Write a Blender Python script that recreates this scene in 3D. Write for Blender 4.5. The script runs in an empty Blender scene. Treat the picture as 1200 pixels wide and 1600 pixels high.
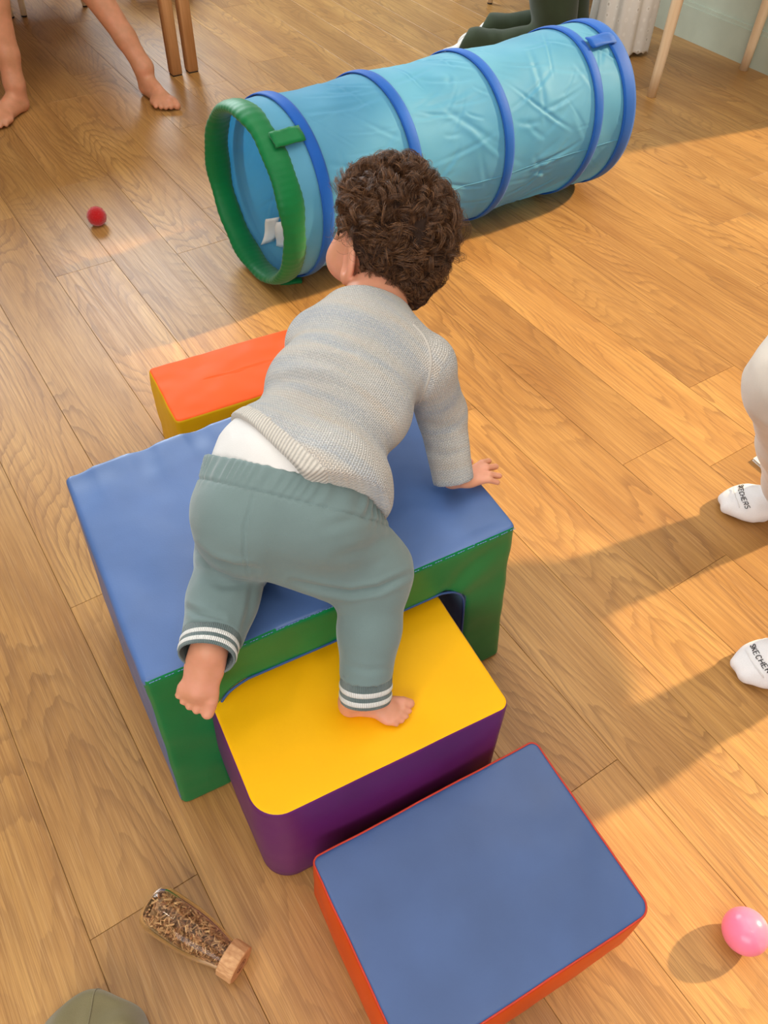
import bpy, math, random
import numpy as np
from mathutils import Vector, Matrix

random.seed(7)
RNG = np.random.default_rng(7)
scene = bpy.context.scene
COL = scene.collection

# ------------------------------------------------------------------ camera
FPX, CAMH = 1246.4, 1.35
CR = np.array([[0.999028, 0.044083, 0.0], [0.033385, -0.756583, 0.653050], [0.028788, -0.652416, -0.757323]])
# CR maps camera axes (x right, y down, z forward) to the world (X right, Y ahead, Z up)
_q, _r = np.linalg.qr(CR); CR = _q * np.sign(np.diag(_r))
cam_d = bpy.data.cameras.new('camera'); cam = bpy.data.objects.new('camera', cam_d); COL.objects.link(cam)
cam_d.sensor_fit = 'HORIZONTAL'; cam_d.sensor_width = 36.0; cam_d.lens = 36.0 * FPX / 1200.0
cam_d.clip_start = 0.02; cam_d.clip_end = 60
mw = Matrix.Identity(4)
for i in range(3):
    mw[i][0] = CR[i, 0]; mw[i][1] = -CR[i, 1]; mw[i][2] = -CR[i, 2]
mw[2][3] = CAMH
cam.matrix_world = mw
scene.camera = cam

# ------------------------------------------------------------------ light
scene.view_settings.view_transform = 'Standard'
scene.view_settings.look = 'None'
scene.view_settings.gamma = 1.0
scene.view_settings.use_curve_mapping = False
scene.view_settings.exposure = 0.40

def srgb(r, g, b, a=1.0):
    def f(c):
        c /= 255.0
        return c / 12.92 if c <= 0.04045 else ((c + 0.055) / 1.055) ** 2.4
    return (f(r), f(g), f(b), a)

world = bpy.data.worlds.new('world'); scene.world = world; world.use_nodes = True
bg = world.node_tree.nodes['Background']
bg.inputs[0].default_value = (1.0, 0.96, 0.92, 1); bg.inputs[1].default_value = 0.15

NN = np.array([0.816824, 0.576887, 0.0])     # across the planks, towards the window wall
TT = np.array([0.576887, -0.816824, 0.0])    # along the planks

def light(name, kind, loc, target, energy, color, size=None, size_y=None, angle=None):
    d = bpy.data.lights.new(name, kind); d.energy = energy; d.color = color
    if kind == 'AREA':
        d.size = size
        if size_y: d.shape = 'RECTANGLE'; d.size_y = size_y
    if kind == 'SUN': d.angle = angle
    if kind in ('POINT', 'SPOT') and size: d.shadow_soft_size = size
    o = bpy.data.objects.new(name, d); COL.objects.link(o); o.location = loc
    v = Vector(target) - Vector(loc); o.rotation_euler = v.to_track_quat('-Z', 'Y').to_euler()
    return o

SUN_EL = math.radians(30)
SUN_AZ = np.array([0.91, 0.415, 0.0])     # the low sun stands to the right
_sd = -SUN_AZ * math.cos(SUN_EL) - np.array([0, 0, math.sin(SUN_EL)])
light('sun', 'SUN', (6, 4, 5), tuple(np.array((6, 4, 5)) + _sd), 4.8, (1.0, 0.74, 0.42), angle=math.radians(2.2))
# daylight of the windows at the far left, two added fill lights, ceiling lamps
light('window_daylight_far', 'AREA', (-2.6, 5.6, 2.2), (-0.1, 1.6, 0.2), 155, (0.84, 0.94, 1.0), 2.6, 1.7)
light('added_fill_near', 'AREA', (-0.9, -2.6, 2.0), (0, 0.9, 0.3), 62, (1.0, 0.96, 0.92), 2.8, 1.6)  # added frontal fill from behind the camera, not a known window
light('added_fill_overhead', 'AREA', (0.3, 1.4, 2.75), (0.3, 1.4, 0), 50, (1.0, 0.95, 0.88), 3.6, 4.0)  # added soft overhead fill standing in for ceiling bounce, not a real fitting
for k, (x, y) in enumerate(((-0.9, 0.4), (0.9, 1.9), (-0.7, 2.5), (0.7, -0.3))):
    light('ceiling_lamp_light', 'POINT', (x, y, 2.55), (x, y, 0), 13, (1.0, 0.90, 0.74), 0.09)

# ------------------------------------------------------------------ helpers: pixels, noise, surface meshing
V3 = lambda *a: np.array(a, dtype=np.float64)
def unit(v): v = np.asarray(v, float); return v / np.linalg.norm(v)
def project(P):
    c = (np.asarray(P, float) - [0, 0, CAMH]) @ CR
    return np.stack([600 + FPX * c[:, 0] / c[:, 2], 800 + FPX * c[:, 1] / c[:, 2]], 1)
def at(px, py, z=0.0):
    """the world point at height z seen at this place of the photograph"""
    d = CR @ np.array([px - 600, py - 800, FPX]); t = (z - CAMH) / d[2]
    return np.array([0, 0, CAMH]) + t * d

_perm = np.random.default_rng(3).permutation(256); _perm = np.concatenate([_perm, _perm, _perm])
_grad = np.random.default_rng(4).normal(size=(256, 3)); _grad /= np.linalg.norm(_grad, axis=1)[:, None]
def perlin(P, scale=1.0, seed=0):
    P = np.asarray(P, float) * scale + seed * 17.31
    i = np.floor(P).astype(int); f = P - i; w = f * f * f * (f * (f * 6 - 15) + 10); i &= 255
    out = 0
    for dx in (0, 1):
        for dy in (0, 1):
            for dz in (0, 1):
                h = _perm[_perm[_perm[(i[:, 0] + dx) & 255] + ((i[:, 1] + dy) & 255)] + ((i[:, 2] + dz) & 255)]
                g = _grad[h]
                dot = g[:, 0] * (f[:, 0] - dx) + g[:, 1] * (f[:, 1] - dy) + g[:, 2] * (f[:, 2] - dz)
                out = out + dot * (w[:, 0] if dx else 1 - w[:, 0]) * (w[:, 1] if dy else 1 - w[:, 1]) * (w[:, 2] if dz else 1 - w[:, 2])
    return out

class Field:
    """a signed distance field on a grid, built up from soft shapes, then meshed"""
    def __init__(s, lo, hi, res):
        s.lo = np.array(lo, float); s.res = res
        s.n = np.ceil((np.array(hi) - s.lo) / res).astype(int) + 1
        s.D = np.full(s.n, 0.08, np.float32)
    def _sub(s, blo, bhi):
        a = np.clip(np.floor((blo - s.lo) / s.res).astype(int), 0, s.n - 1)
        b = np.clip(np.ceil((bhi - s.lo) / s.res).astype(int) + 1, 0, s.n)
        if np.any(b <= a): return None
        sl = tuple(slice(a[i], b[i]) for i in range(3))
        X = [(s.lo[i] + s.res * np.arange(a[i], b[i])).astype(np.float32).reshape([-1 if j == i else 1 for j in range(3)]) for i in range(3)]
        return sl, X
    def _mix(s, sl, d, k, op):
        D = s.D[sl]
        if op == 'u':
            h = np.maximum(k - np.abs(D - d), 0) / max(k, 1e-6); s.D[sl] = np.minimum(D, d) - h * h * k * 0.25
        elif op == 's':
            h = np.maximum(k - np.abs(D + d), 0) / max(k, 1e-6); s.D[sl] = np.maximum(D, -d) + h * h * k * 0.25
        elif op == 'i':
            h = np.maximum(k - np.abs(D - d), 0) / max(k, 1e-6); s.D[sl] = np.maximum(D, d) + h * h * k * 0.25
    def cap(s, a, b, ra, rb=None, k=0.012, op='u'):
        rb = ra if rb is None else rb
        a = np.array(a, float); b = np.array(b, float); m = max(ra, rb) + k + 2 * s.res + 0.004
        q = s._sub(np.minimum(a, b) - m, np.maximum(a, b) + m)
        if q is None: return s
        sl, (X, Y, Z) = q; v = b - a; L2 = max(float(v @ v), 1e-9)
        t = np.clip(((X - a[0]) * v[0] + (Y - a[1]) * v[1] + (Z - a[2]) * v[2]) / L2, 0, 1)
        d = np.sqrt((X - a[0] - t * v[0]) ** 2 + (Y - a[1] - t * v[1]) ** 2 + (Z - a[2] - t * v[2]) ** 2) - (ra + (rb - ra) * t)
        s._mix(sl, d.astype(np.float32), k, op); return s
    def ell(s, c, r, A=None, k=0.012, op='u'):
        c = np.array(c, float); r = np.array(r, float); A = np.eye(3) if A is None else np.array(A, float)
        m = r.max() + k + 2 * s.res + 0.004
        q = s._sub(c - m, c + m)
        if q is None: return s
        sl, (X, Y, Z) = q
        x, y, z = X - c[0], Y - c[1], Z - c[2]; k0 = 0; k1 = 0
        for i in range(3):
            qi = A[i][0] * x + A[i][1] * y + A[i][2] * z; k0 = k0 + (qi / r[i]) ** 2; k1 = k1 + (qi / r[i] ** 2) ** 2
        k0 = np.sqrt(k0); k1 = np.sqrt(k1) + 1e-6
        s._mix(sl, (k0 * (k0 - 1) / k1).astype(np.float32), k, op); return s
    def chain(s, pts, radii, k=0.012, op='u'):
        for i in range(len(pts) - 1): s.cap(pts[i], pts[i + 1], radii[i], radii[i + 1], k, op)
        return s
    def coords(s):
        return [(s.lo[i] + s.res * np.arange(s.n[i])).astype(np.float32).reshape([-1 if j == i else 1 for j in range(3)]) for i in range(3)]
    def plane(s, p, nrm, k=0.0, region=None):
        """keep the side that nrm points away from"""
        X, Y, Z = s.coords(); nrm = unit(nrm)
        d = ((X - p[0]) * nrm[0] + (Y - p[1]) * nrm[1] + (Z - p[2]) * nrm[2]).astype(np.float32)
        if region is not None:
            c, r = region; far = (np.sqrt((X - c[0]) ** 2 + (Y - c[1]) ** 2 + (Z - c[2]) ** 2) > r)
            d = np.where(far, -1.0, d).astype(np.float32)
        h = np.maximum(k - np.abs(s.D - d), 0) / max(k, 1e-6) if k > 0 else 0
        s.D = np.maximum(s.D, d) + (h * h * k * 0.25 if k > 0 else 0); return s
    def shell(s, t):
        s.D = np.maximum(s.D, -(s.D + t)); return s
    def mesh(s):
        D = s.D; S = D < 0
        cnt = np.zeros(np.array(D.shape) - 1, np.uint8)
        off = [(i, j, k) for i in (0, 1) for j in (0, 1) for k in (0, 1)]
        def cut(A, o): return A[o[0]:A.shape[0] - 1 + o[0], o[1]:A.shape[1] - 1 + o[1], o[2]:A.shape[2] - 1 + o[2]]
        for o in off: cnt += cut(S, o)
        cells = np.argwhere((cnt > 0) & (cnt < 8)); idx = np.full(cnt.shape, -1, np.int32)
        idx[tuple(cells.T)] = np.arange(len(cells))
        cd = np.stack([D[tuple((cells + o).T)] for o in off], 1).astype(np.float64)
        pos = np.zeros((len(cells), 3)); num = np.zeros(len(cells))
        for a in range(8):
            for b in range(a + 1, 8):
                dif = np.array(off[b]) - np.array(off[a])
                if np.abs(dif).sum() != 1: continue
                m = (cd[:, a] < 0) != (cd[:, b] < 0)
                t = cd[m, a] / (cd[m, a] - cd[m, b])
                pos[m] += np.array(off[a]) + t[:, None] * dif; num[m] += 1
        P = s.lo + s.res * (cells + pos / num[:, None])
        quads = []
        for ax in range(3):
            u, v = (ax + 1) % 3, (ax + 2) % 3
            sh = [slice(None)] * 3; sh[ax] = slice(0, -1); A = S[tuple(sh)]; sh[ax] = slice(1, None); B = S[tuple(sh)]
            e = np.argwhere(A != B); e = e[(e[:, u] > 0) & (e[:, v] > 0) & (e[:, u] < D.shape[u] - 1) & (e[:, v] < D.shape[v] - 1)]
            ins = A[tuple(e.T)]
            eu = np.zeros(3, int); eu[u] = 1; ev = np.zeros(3, int); ev[v] = 1
            q = np.stack([idx[tuple((e - eu - ev).T)], idx[tuple((e - ev).T)], idx[tuple(e.T)], idx[tuple((e - eu).T)]], 1)
            q[~ins] = q[~ins][:, ::-1]; quads.append(q)
        return P, np.concatenate(quads)

def vnormals(P, F):
    fn = np.cross(P[F[:, 2]] - P[F[:, 0]], P[F[:, 3]] - P[F[:, 1]] if F.shape[1] == 4 else P[F[:, 2]] - P[F[:, 1]])
    N = np.zeros_like(P)
    for i in range(F.shape[1]):
        for c in range(3): N[:, c] += np.bincount(F[:, i], fn[:, c], len(P))
    return N / (np.linalg.norm(N, axis=1)[:, None] + 1e-12)
def smooth(P, F, it=2, lam=0.5):
    E = np.concatenate([np.stack([F[:, i], F[:, (i + 1) % F.shape[1]]], 1) for i in range(F.shape[1])])
    deg = np.bincount(E[:, 0], minlength=len(P)) + np.bincount(E[:, 1], minlength=len(P))
    for _ in range(it):
        S = np.zeros_like(P)
        for c in range(3): S[:, c] = np.bincount(E[:, 0], P[E[:, 1], c], len(P)) + np.bincount(E[:, 1], P[E[:, 0], c], len(P))
        P = P + lam * (S / np.maximum(deg, 1)[:, None] - P)
    return P

def mesh_data(name, P, F, uv=None, mat=None, flat=False):
    P = np.asarray(P, np.float32); me = bpy.data.meshes.new(name)
    me.vertices.add(len(P)); me.vertices.foreach_set('co', P.ravel())
    if isinstance(F, np.ndarray):
        k = F.shape[1]; me.loops.add(F.size); me.loops.foreach_set('vertex_index', F.astype(np.int32).ravel())
        me.polygons.add(len(F)); me.polygons.foreach_set('loop_start', np.arange(0, F.size, k, dtype=np.int32))
    else:
        ln = [len(f) for f in F]; flatf = np.array([i for f in F for i in f], np.int32)
        me.loops.add(len(flatf)); me.loops.foreach_set('vertex_index', flatf)
        me.polygons.add(len(F)); me.polygons.foreach_set('loop_start', np.cumsum([0] + ln[:-1]).astype(np.int32))
    me.update(calc_edges=True)
    me.polygons.foreach_set('use_smooth', np.full(len(me.polygons), not flat))
    if uv is not None:
        l = me.uv_layers.new(name='UVMap'); l.data.foreach_set('uv', np.asarray(uv, np.float32).ravel())
    if mat: me.materials.append(mat)
    me.validate()
    return me
def obj(name, me, parent=None, loc=None, rot=None):
    o = bpy.data.objects.new(name, me); COL.objects.link(o)
    if loc is not None: o.location = tuple(loc)
    if rot is not None: o.rotation_euler = rot
    if parent is not None: o.parent = parent
    return o
def make(name, P, F, mat, parent=None, uv=None, flat=False, origin=None):
    """one mesh object; world points are stored relative to the thing's base"""
    P = np.asarray(P, float)
    if origin is None and parent is not None: origin = np.array(parent.location)
    if origin is not None: P = P - np.asarray(origin)
    o = obj(name, mesh_data(name, P, F, uv, mat, flat), parent)
    if parent is None and origin is not None: o.location = tuple(origin)
    return o
def compact(P, F):
    used = np.unique(F); m = np.full(len(P), -1); m[used] = np.arange(len(used)); return P[used], m[F]
def thing(name, label, cat, loc=(0, 0, 0), group=None):
    o = bpy.data.objects.new(name, None); COL.objects.link(o); o.location = tuple(loc); o.empty_display_size = 0.1
    return tag(o, label, cat, group)
def tag(o, label, cat, group=None):
    o['label'] = label; o['category'] = cat
    if group: o['group'] = group
    return o

def loft(rings, closed=True, caps=False):
    """rings: list of (m,3) arrays -> quads"""
    R = np.array(rings); n, m = R.shape[:2]; P = R.reshape(-1, 3); F = []
    mm = m if closed else m - 1
    for i in range(n - 1):
        j = np.arange(mm); j2 = (j + 1) % m
        F.append(np.stack([i * m + j, i * m + j2, (i + 1) * m + j2, (i + 1) * m + j], 1))
    F = np.concatenate(F)
    if caps:
        F = [list(f) for f in F] + [list(range(m))[::-1], list(range((n - 1) * m, n * m))]
    return P, F
def frame(d, hint=(0, 0, 1)):
    d = unit(d); a = np.array(hint, float)
    if abs(d @ a) > 0.98: a = np.array([1., 0, 0])
    s = unit(np.cross(d, a)); t = np.cross(s, d); return s, t
def tube(pts, rad, m=10, closed=False, caps=True, flat=(1, 1), hint=(0, 0, 1)):
    pts = [np.array(p, float) for p in pts]; n = len(pts); rings = []
    rad = [rad] * n if np.isscalar(rad) else rad
    th = np.linspace(0, 2 * np.pi, m, endpoint=False)
    for i, p in enumerate(pts):
        a = pts[(i - 1) % n] if closed or i > 0 else p; b = pts[(i + 1) % n] if closed or i < n - 1 else p
        s, t = frame(b - a, hint)
        rings.append(p + rad[i] * (np.cos(th)[:, None] * s * flat[0] + np.sin(th)[:, None] * t * flat[1]))
    if closed: rings.append(rings[0]); return loft(rings)
    return loft(rings, caps=caps)
def box(lo, hi, bev=0.0):
    lo = np.array(lo, float); hi = np.array(hi, float)
    if bev <= 0:
        P = np.array([[(lo, hi)[i][0], (lo, hi)[j][1], (lo, hi)[k][2]] for i in (0, 1) for j in (0, 1) for k in (0, 1)])
        return P, [[0, 1, 3, 2], [4, 6, 7, 5], [0, 4, 5, 1], [2, 3, 7, 6], [0, 2, 6, 4], [1, 5, 7, 3]]
    rings = []
    for z, ins in ((lo[2], bev), (lo[2] + bev, 0), (hi[2] - bev, 0), (hi[2], bev)):
        x0, x1, y0, y1 = lo[0] + ins, hi[0] - ins, lo[1] + ins, hi[1] - ins; b = bev
        rings.append(np.array([[x0 + b, y0, z], [x1 - b, y0, z], [x1, y0 + b, z], [x1, y1 - b, z], [x1 - b, y1, z], [x0 + b, y1, z], [x0, y1 - b, z], [x0, y0 + b, z]]))
    return loft(rings, caps=True)
def merge(*parts):
    Ps, Fs, o = [], [], 0
    for P, F in parts:
        Ps.append(np.asarray(P)); Fs += [[int(i) + o for i in f] for f in F]; o += len(P)
    return np.concatenate(Ps), Fs
def catmull(pts, n=8):
    pts = [np.array(p, float) for p in pts]; pts = [2 * pts[0] - pts[1]] + pts + [2 * pts[-1] - pts[-2]]; out = []
    for i in range(1, len(pts) - 2):
        for t in np.linspace(0, 1, n, endpoint=False):
            a, b, c, d = pts[i - 1:i + 3]
            out.append(0.5 * (2 * b + (c - a) * t + (2 * a - 5 * b + 4 * c - d) * t * t + (3 * b - a - 3 * c + d) * t ** 3))
    out.append(pts[-2]); return out

# ------------------------------------------------------------------ materials
class NT:
    def __init__(s, name):
        s.m = bpy.data.materials.new(name); s.m.use_nodes = True; s.t = s.m.node_tree; s.b = s.t.nodes['Principled BSDF']
    def n(s, typ, **kw):
        nd = s.t.nodes.new(typ)
        for k, v in kw.items():
            if k.startswith('i_'):
                nd.inputs[k[2:].replace('_', ' ')].default_value = v
            else: setattr(nd, k, v)
        return nd
    def l(s, a, b): s.t.links.new(a, b)
    def math(s, op, a, b=None, c=None):
        nd = s.n('ShaderNodeMath', operation=op)
        for i, x in enumerate((a, b, c)):
            if x is None: continue
            if isinstance(x, (int, float)): nd.inputs[i].default_value = x
            else: s.l(x, nd.inputs[i])
        return nd.outputs[0]
    def ramp(s, fac, stops):
        r = s.n('ShaderNodeValToRGB'); e = r.color_ramp.elements
        while len(e) < len(stops): e.new(0.5)
        for el, (p, c) in zip(e, stops): el.position = p; el.color = c
        s.l(fac, r.inputs[0]); return r.outputs[0]
    def mix(s, fac, a, b, mode='MIX'):
        nd = s.n('ShaderNodeMix', data_type='RGBA', blend_type=mode)
        for i, x in ((0, fac), (6, a), (7, b)):
            if isinstance(x, (int, float, tuple)): nd.inputs[i].default_value = x
            else: s.l(x, nd.inputs[i])
        return nd.outputs[2]
    def noise(s, vec, scale, detail=3, rough=0.5, dist=0.0):
        nd = s.n('ShaderNodeTexNoise'); nd.inputs['Scale'].default_value = scale; nd.inputs['Detail'].default_value = detail
        nd.inputs['Roughness'].default_value = rough; nd.inputs['Distortion'].default_value = dist
        if vec is not None: s.l(vec, nd.inputs['Vector'])
        return nd.outputs[0]
    def mapping(s, vec, scale=(1, 1, 1), loc=(0, 0, 0), rot=(0, 0, 0)):
        nd = s.n('ShaderNodeMapping'); nd.inputs['Scale'].default_value = scale; nd.inputs['Location'].default_value = loc; nd.inputs['Rotation'].default_value = rot
        s.l(vec, nd.inputs['Vector']); return nd.outputs[0]
    def coord(s, kind='Object'): return s.n('ShaderNodeTexCoord').outputs[kind]
    def bump(s, h, strength=0.3, dist=0.002, normal=None):
        nd = s.n('ShaderNodeBump'); nd.inputs['Strength'].default_value = strength; nd.inputs['Distance'].default_value = dist
        s.l(h, nd.inputs['Height'])
        if normal is not None: s.l(normal, nd.inputs['Normal'])
        s.l(nd.outputs[0], s.b.inputs['Normal']); return nd.outputs[0]
    def base(s, c):
        if isinstance(c, tuple): s.b.inputs['Base Color'].default_value = c
        else: s.l(c, s.b.inputs['Base Color'])
    def set(s, **kw):
        for k, v in kw.items(): s.b.inputs[k.replace('_', ' ')].default_value = v
        return s

def scol(c, f): return tuple(min(1, x * f) for x in c[:3]) + (1.0,)
def vinyl(name, c, rough=0.42, var=0.12, grain=0.12, spec=0.45):
    m = NT(name); co = m.coord()
    nz = m.noise(co, 9, 3); m.base(m.mix(m.ramp(nz, [(0.3, (0, 0, 0, 1)), (0.7, (1, 1, 1, 1))]), scol(c, 1 - var), scol(c, 1 + var * 0.6)))
    m.set(Roughness=rough, Specular_IOR_Level=spec)
    big = m.noise(co, 7, 2); fine = m.noise(co, 420, 2)
    b1 = m.n('ShaderNodeBump'); b1.inputs['Strength'].default_value = 0.12; b1.inputs['Distance'].default_value = 0.012; m.l(big, b1.inputs['Height'])
    m.bump(fine, grain, 0.0008, b1.outputs[0]); return m.m
def plain(name, c, rough=0.6, var=0.1, scale=12, spec=0.4, bump=0.0, bscale=200, **kw):
    m = NT(name); co = m.coord(); nz = m.noise(co, scale, 3)
    m.base(m.mix(m.ramp(nz, [(0.3, (0, 0, 0, 1)), (0.7, (1, 1, 1, 1))]), scol(c, 1 - var), scol(c, 1 + var)))
    m.set(Roughness=rough, Specular_IOR_Level=spec)
    if bump: m.bump(m.noise(co, bscale, 3), bump, 0.001)
    for k, v in kw.items(): m.b.inputs[k.replace('_', ' ')].default_value = v
    return m.m
def fabric(name, c, scale=900, var=0.08, rough=0.9, bump=0.25, sheen=0.25, big=14):
    m = NT(name); co = m.coord(); nz = m.noise(co, big, 4); fine = m.noise(co, scale, 2)
    a = m.mix(m.ramp(nz, [(0.3, (0, 0, 0, 1)), (0.7, (1, 1, 1, 1))]), scol(c, 1 - var), scol(c, 1 + var))
    m.base(m.mix(m.math('MULTIPLY', fine, 0.35), a, scol(c, 0.72)))
    m.set(Roughness=rough, Specular_IOR_Level=0.2, Sheen_Weight=sheen, Sheen_Roughness=0.5)
    m.bump(fine, bump, 0.0012); return m.m
def skin(name, c, pink):
    m = NT(name); co = m.coord(); nz = m.noise(co, 28, 3)
    m.base(m.mix(m.ramp(nz, [(0.35, (0, 0, 0, 1)), (0.7, (1, 1, 1, 1))]), c, pink))
    m.set(Roughness=0.48, Specular_IOR_Level=0.4, Subsurface_Weight=0.22, Subsurface_Scale=0.008)
    m.b.inputs['Subsurface Radius'].default_value = (1.0, 0.35, 0.2)
    m.bump(m.noise(co, 500, 2), 0.06, 0.0006); return m.m

# ------------------------------------------------------------------ the floor: vinyl planks laid in rows
def plank_mat():
    m = NT('oak_plank'); oi = m.n('ShaderNodeObjectInfo'); co = m.coord('Object')
    off = m.n('ShaderNodeVectorMath', operation='MULTIPLY'); cmb = m.n('ShaderNodeCombineXYZ')
    for i in range(3): m.l(oi.outputs['Random'], cmb.inputs[i])
    m.l(cmb.outputs[0], off.inputs[0]); off.inputs[1].default_value = (37.0, 23.0, 91.0)
    add = m.n('ShaderNodeVectorMath', operation='ADD'); m.l(co, add.inputs[0]); m.l(off.outputs[0], add.inputs[1]); v = add.outputs[0]
    sx = m.n('ShaderNodeSeparateXYZ'); m.l(co, sx.inputs[0])
    # contour lines of a long-stretched field: straight grain, cathedral arches and eyes
    f1 = m.noise(m.mapping(v, (1.1, 5.0, 1)), 1.0, 1, 0.4, 0.0)
    f2 = m.noise(m.mapping(v, (14, 60, 1)), 1.0, 2, 0.5)
    fld = m.math('ADD', m.math('MULTIPLY', f1, 30.0), m.math('ADD', m.math('MULTIPLY', f2, 0.9), m.math('MULTIPLY', sx.outputs[1], 14.0)))
    fr = m.math('FRACT', fld)
    ring = m.ramp(fr, [(0.0, (0, 0, 0, 1)), (0.55, (0.08, 0.08, 0.08, 1)), (0.86, (0.9, 0.9, 0.9, 1)), (0.95, (1, 1, 1, 1)), (1.0, (0.1, 0.1, 0.1, 1))])
    msk = m.noise(m.mapping(v, (1.6, 7, 1)), 1.0, 2); ring = m.math('MULTIPLY', ring, m.ramp(msk, [(0.34, (0.12, 0.12, 0.12, 1)), (0.6, (1, 1, 1, 1))]))
    fib = m.noise(m.mapping(v, (9, 760, 1)), 1.0, 3, 0.7)
    fib2 = m.noise(m.mapping(v, (2.4, 150, 1)), 1.0, 3, 0.6)
    cloud = m.noise(m.mapping(v, (1.4, 7, 1)), 1.6, 4)
    knot = m.noise(m.mapping(v, (2.6, 8.0, 1)), 1.0, 2)
    base = m.mix(m.ramp(cloud, [(0.3, (0, 0, 0, 1)), (0.72, (1, 1, 1, 1))]), srgb(170, 120, 62), srgb(203, 154, 88))
    c = m.mix(m.math('MULTIPLY', ring, 0.60), base, srgb(128, 86, 46))
    c = m.mix(m.ramp(fib2, [(0.42, (0, 0, 0, 1)), (0.74, (0.62, 0.62, 0.62, 1))]), c, srgb(146, 101, 58))
    c = m.mix(m.ramp(fib, [(0.5, (0, 0, 0, 1)), (0.75, (0.6, 0.6, 0.6, 1))]), c, srgb(118, 80, 46))
    c = m.mix(m.ramp(fib, [(0.25, (0.35, 0.35, 0.35, 1)), (0.45, (0, 0, 0, 1))]), c, srgb(232, 196, 142))
    c = m.mix(m.ramp(knot, [(0.72, (0, 0, 0, 1)), (0.82, (0.55, 0.55, 0.55, 1))]), c, srgb(98, 72, 48))
    tone = m.ramp(oi.outputs['Random'], [(0.0, (0.84, 0.83, 0.82, 1)), (0.5, (0.97, 0.97, 0.96, 1)), (1.0, (1.06, 1.05, 1.02, 1))])
    m.base(m.mix(1.0, c, tone, 'MULTIPLY'))
    m.set(Specular_IOR_Level=0.42)
    m.l(m.ramp(fib2, [(0.3, (0.36, 0.36, 0.36, 1)), (0.8, (0.47, 0.47, 0.47, 1))]), m.b.inputs['Roughness'])
    m.bump(m.math('ADD', fib, m.math('MULTIPLY', ring, 0.4)), 0.10, 0.0008)
    return m.m
PLANK = plank_mat()
SUB = plain('floor_underlay', srgb(84, 58, 36), 0.8)
NT_ANG = math.atan2(TT[1], TT[0])
def nt(n, t, z=0.0): return NN * n + TT * t + np.array([0, 0, z])
def nt_slab(n0, n1, t0, t1, z0, z1):
    P = [nt(n, t, z) for z in (z0, z1) for (n, t) in ((n0, t0), (n1, t0), (n1, t1), (n0, t1))]
    return np.array(P), [[0, 1, 2, 3][::-1], [4, 5, 6, 7], [0, 1, 5, 4], [1, 2, 6, 5], [2, 3, 7, 6], [3, 0, 4, 7]]
floor = make('floor', *nt_slab(-1.6, 3.56, -6.2, 1.6, -0.06, -0.004), SUB, flat=True); floor['kind'] = 'structure'
PW, PL, GAP = 0.1765, 1.241, 0.0006
seam = {-1: -.471, 0: -1.07, 1: -2.615, 2: -2.22, 3: -.246, 4: -2.155, 5: -1.12, 6: -.456, 7: -.774, 8: -1.9, 9: -.887, 10: -1.56, 11: -.62, 12: -1.104, 13: -1.416}
plank_cache = {}
def plank_mesh(L):
    key = round(L, 3)
    if key not in plank_cache:
        h = 0.0035; b = 0.0006; rings = []
        for z, i in ((-h, 0), (-b, 0), (0, b)):
            x, y = L / 2 - GAP / 2 - i, PW / 2 - GAP / 2 - i
            rings.append(np.array([[-x, -y, z], [x, -y, z], [x, y, z], [-x, y, z]]))
        plank_cache[key] = mesh_data('plank', *loft(rings, caps=True), mat=PLANK, flat=True)
    return plank_cache[key]
for k in range(-7, 20):
    s0 = seam.get(k, -((k * 0.618) % 1.0) * PL)
    n0 = k * PW; hi = min(n0 + PW, 3.5)
    if n0 > 3.45: continue
    # frame limits along the row
    tmin, tmax = -5.6 + max(0, n0) * 0.0, 1.0
    j0 = math.floor((tmin - s0) / PL); j1 = math.ceil((tmax - s0) / PL)
    for j in range(j0, j1):
        t0, t1 = s0 + j * PL, s0 + (j + 1) * PL
        o = obj('plank', plank_mesh(PL), floor, nt(n0 + PW / 2, (t0 + t1) / 2), (0, 0, NT_ANG))

# the window wall on the right: sage skirting, painted wall, a tall glazed opening that lets the low sun in
SAGE = plain('sage_paint', srgb(176, 182, 164), 0.5, 0.04)
WN, WT0, WT1, WH, CEIL = 3.5, -1.74, 1.9, 1.86, 2.7
wall = make('wall_right', *merge(nt_slab(WN, WN + 0.12, -6.2, WT0, -0.02, CEIL), nt_slab(WN, WN + 0.12, WT1, 3.4, -0.02, CEIL), nt_slab(WN, WN + 0.12, WT0, WT1, WH, CEIL)), SAGE, flat=True)
wall['kind'] = 'structure'
for (a, b) in ((-6.2, WT0), (WT1, 3.4)):
    bb = make('baseboard_right', *merge(nt_slab(WN - 0.016, WN + 0.001, a, b, 0.0, 0.13), nt_slab(WN - 0.010, WN + 0.001, a, b, 0.13, 0.145)), SAGE, flat=True); bb['kind'] = 'structure'

# ------------------------------------------------------------------ the toddler's joints (world metres), needed by the blocks it presses on
WAIST, MIDB, CHEST, NECK = at(449, 734, 0.555), at(520, 618, 0.595), V3(-0.040, 0.950, 0.612), V3(-0.030, 1.018, 0.640)
HEADC = at(606, 380, 0.69)
SH_R, SH_L = V3(0.050, 0.935, 0.600), V3(-0.112, 0.980, 0.596)
EL_R, WR_R = V3(0.084, 0.945, 0.500), V3(0.108, 0.888, 0.416)
EL_L, WR_L = V3(-0.120, 1.010, 0.500), V3(-0.105, 0.985, 0.418)
HIP_R, HIP_L = at(508, 776, 0.545), at(388, 797, 0.535)
KNEE_R, ANK_R = at(583, 892, 0.438), at(570, 1080, 0.315)
KNEE_L, ANK_L = V3(-0.213, 0.700, 0.428), V3(-0.222, 0.548, 0.428)
HEEL_R, TOE_R = at(530, 1108, 0.262), at(642, 1116, 0.262)
HEEL_L, TOE_L = at(327, 1012, 0.445), at(302, 1122, 0.345)
HAND_R = V3(0.13, 0.895, 0.39)
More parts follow.
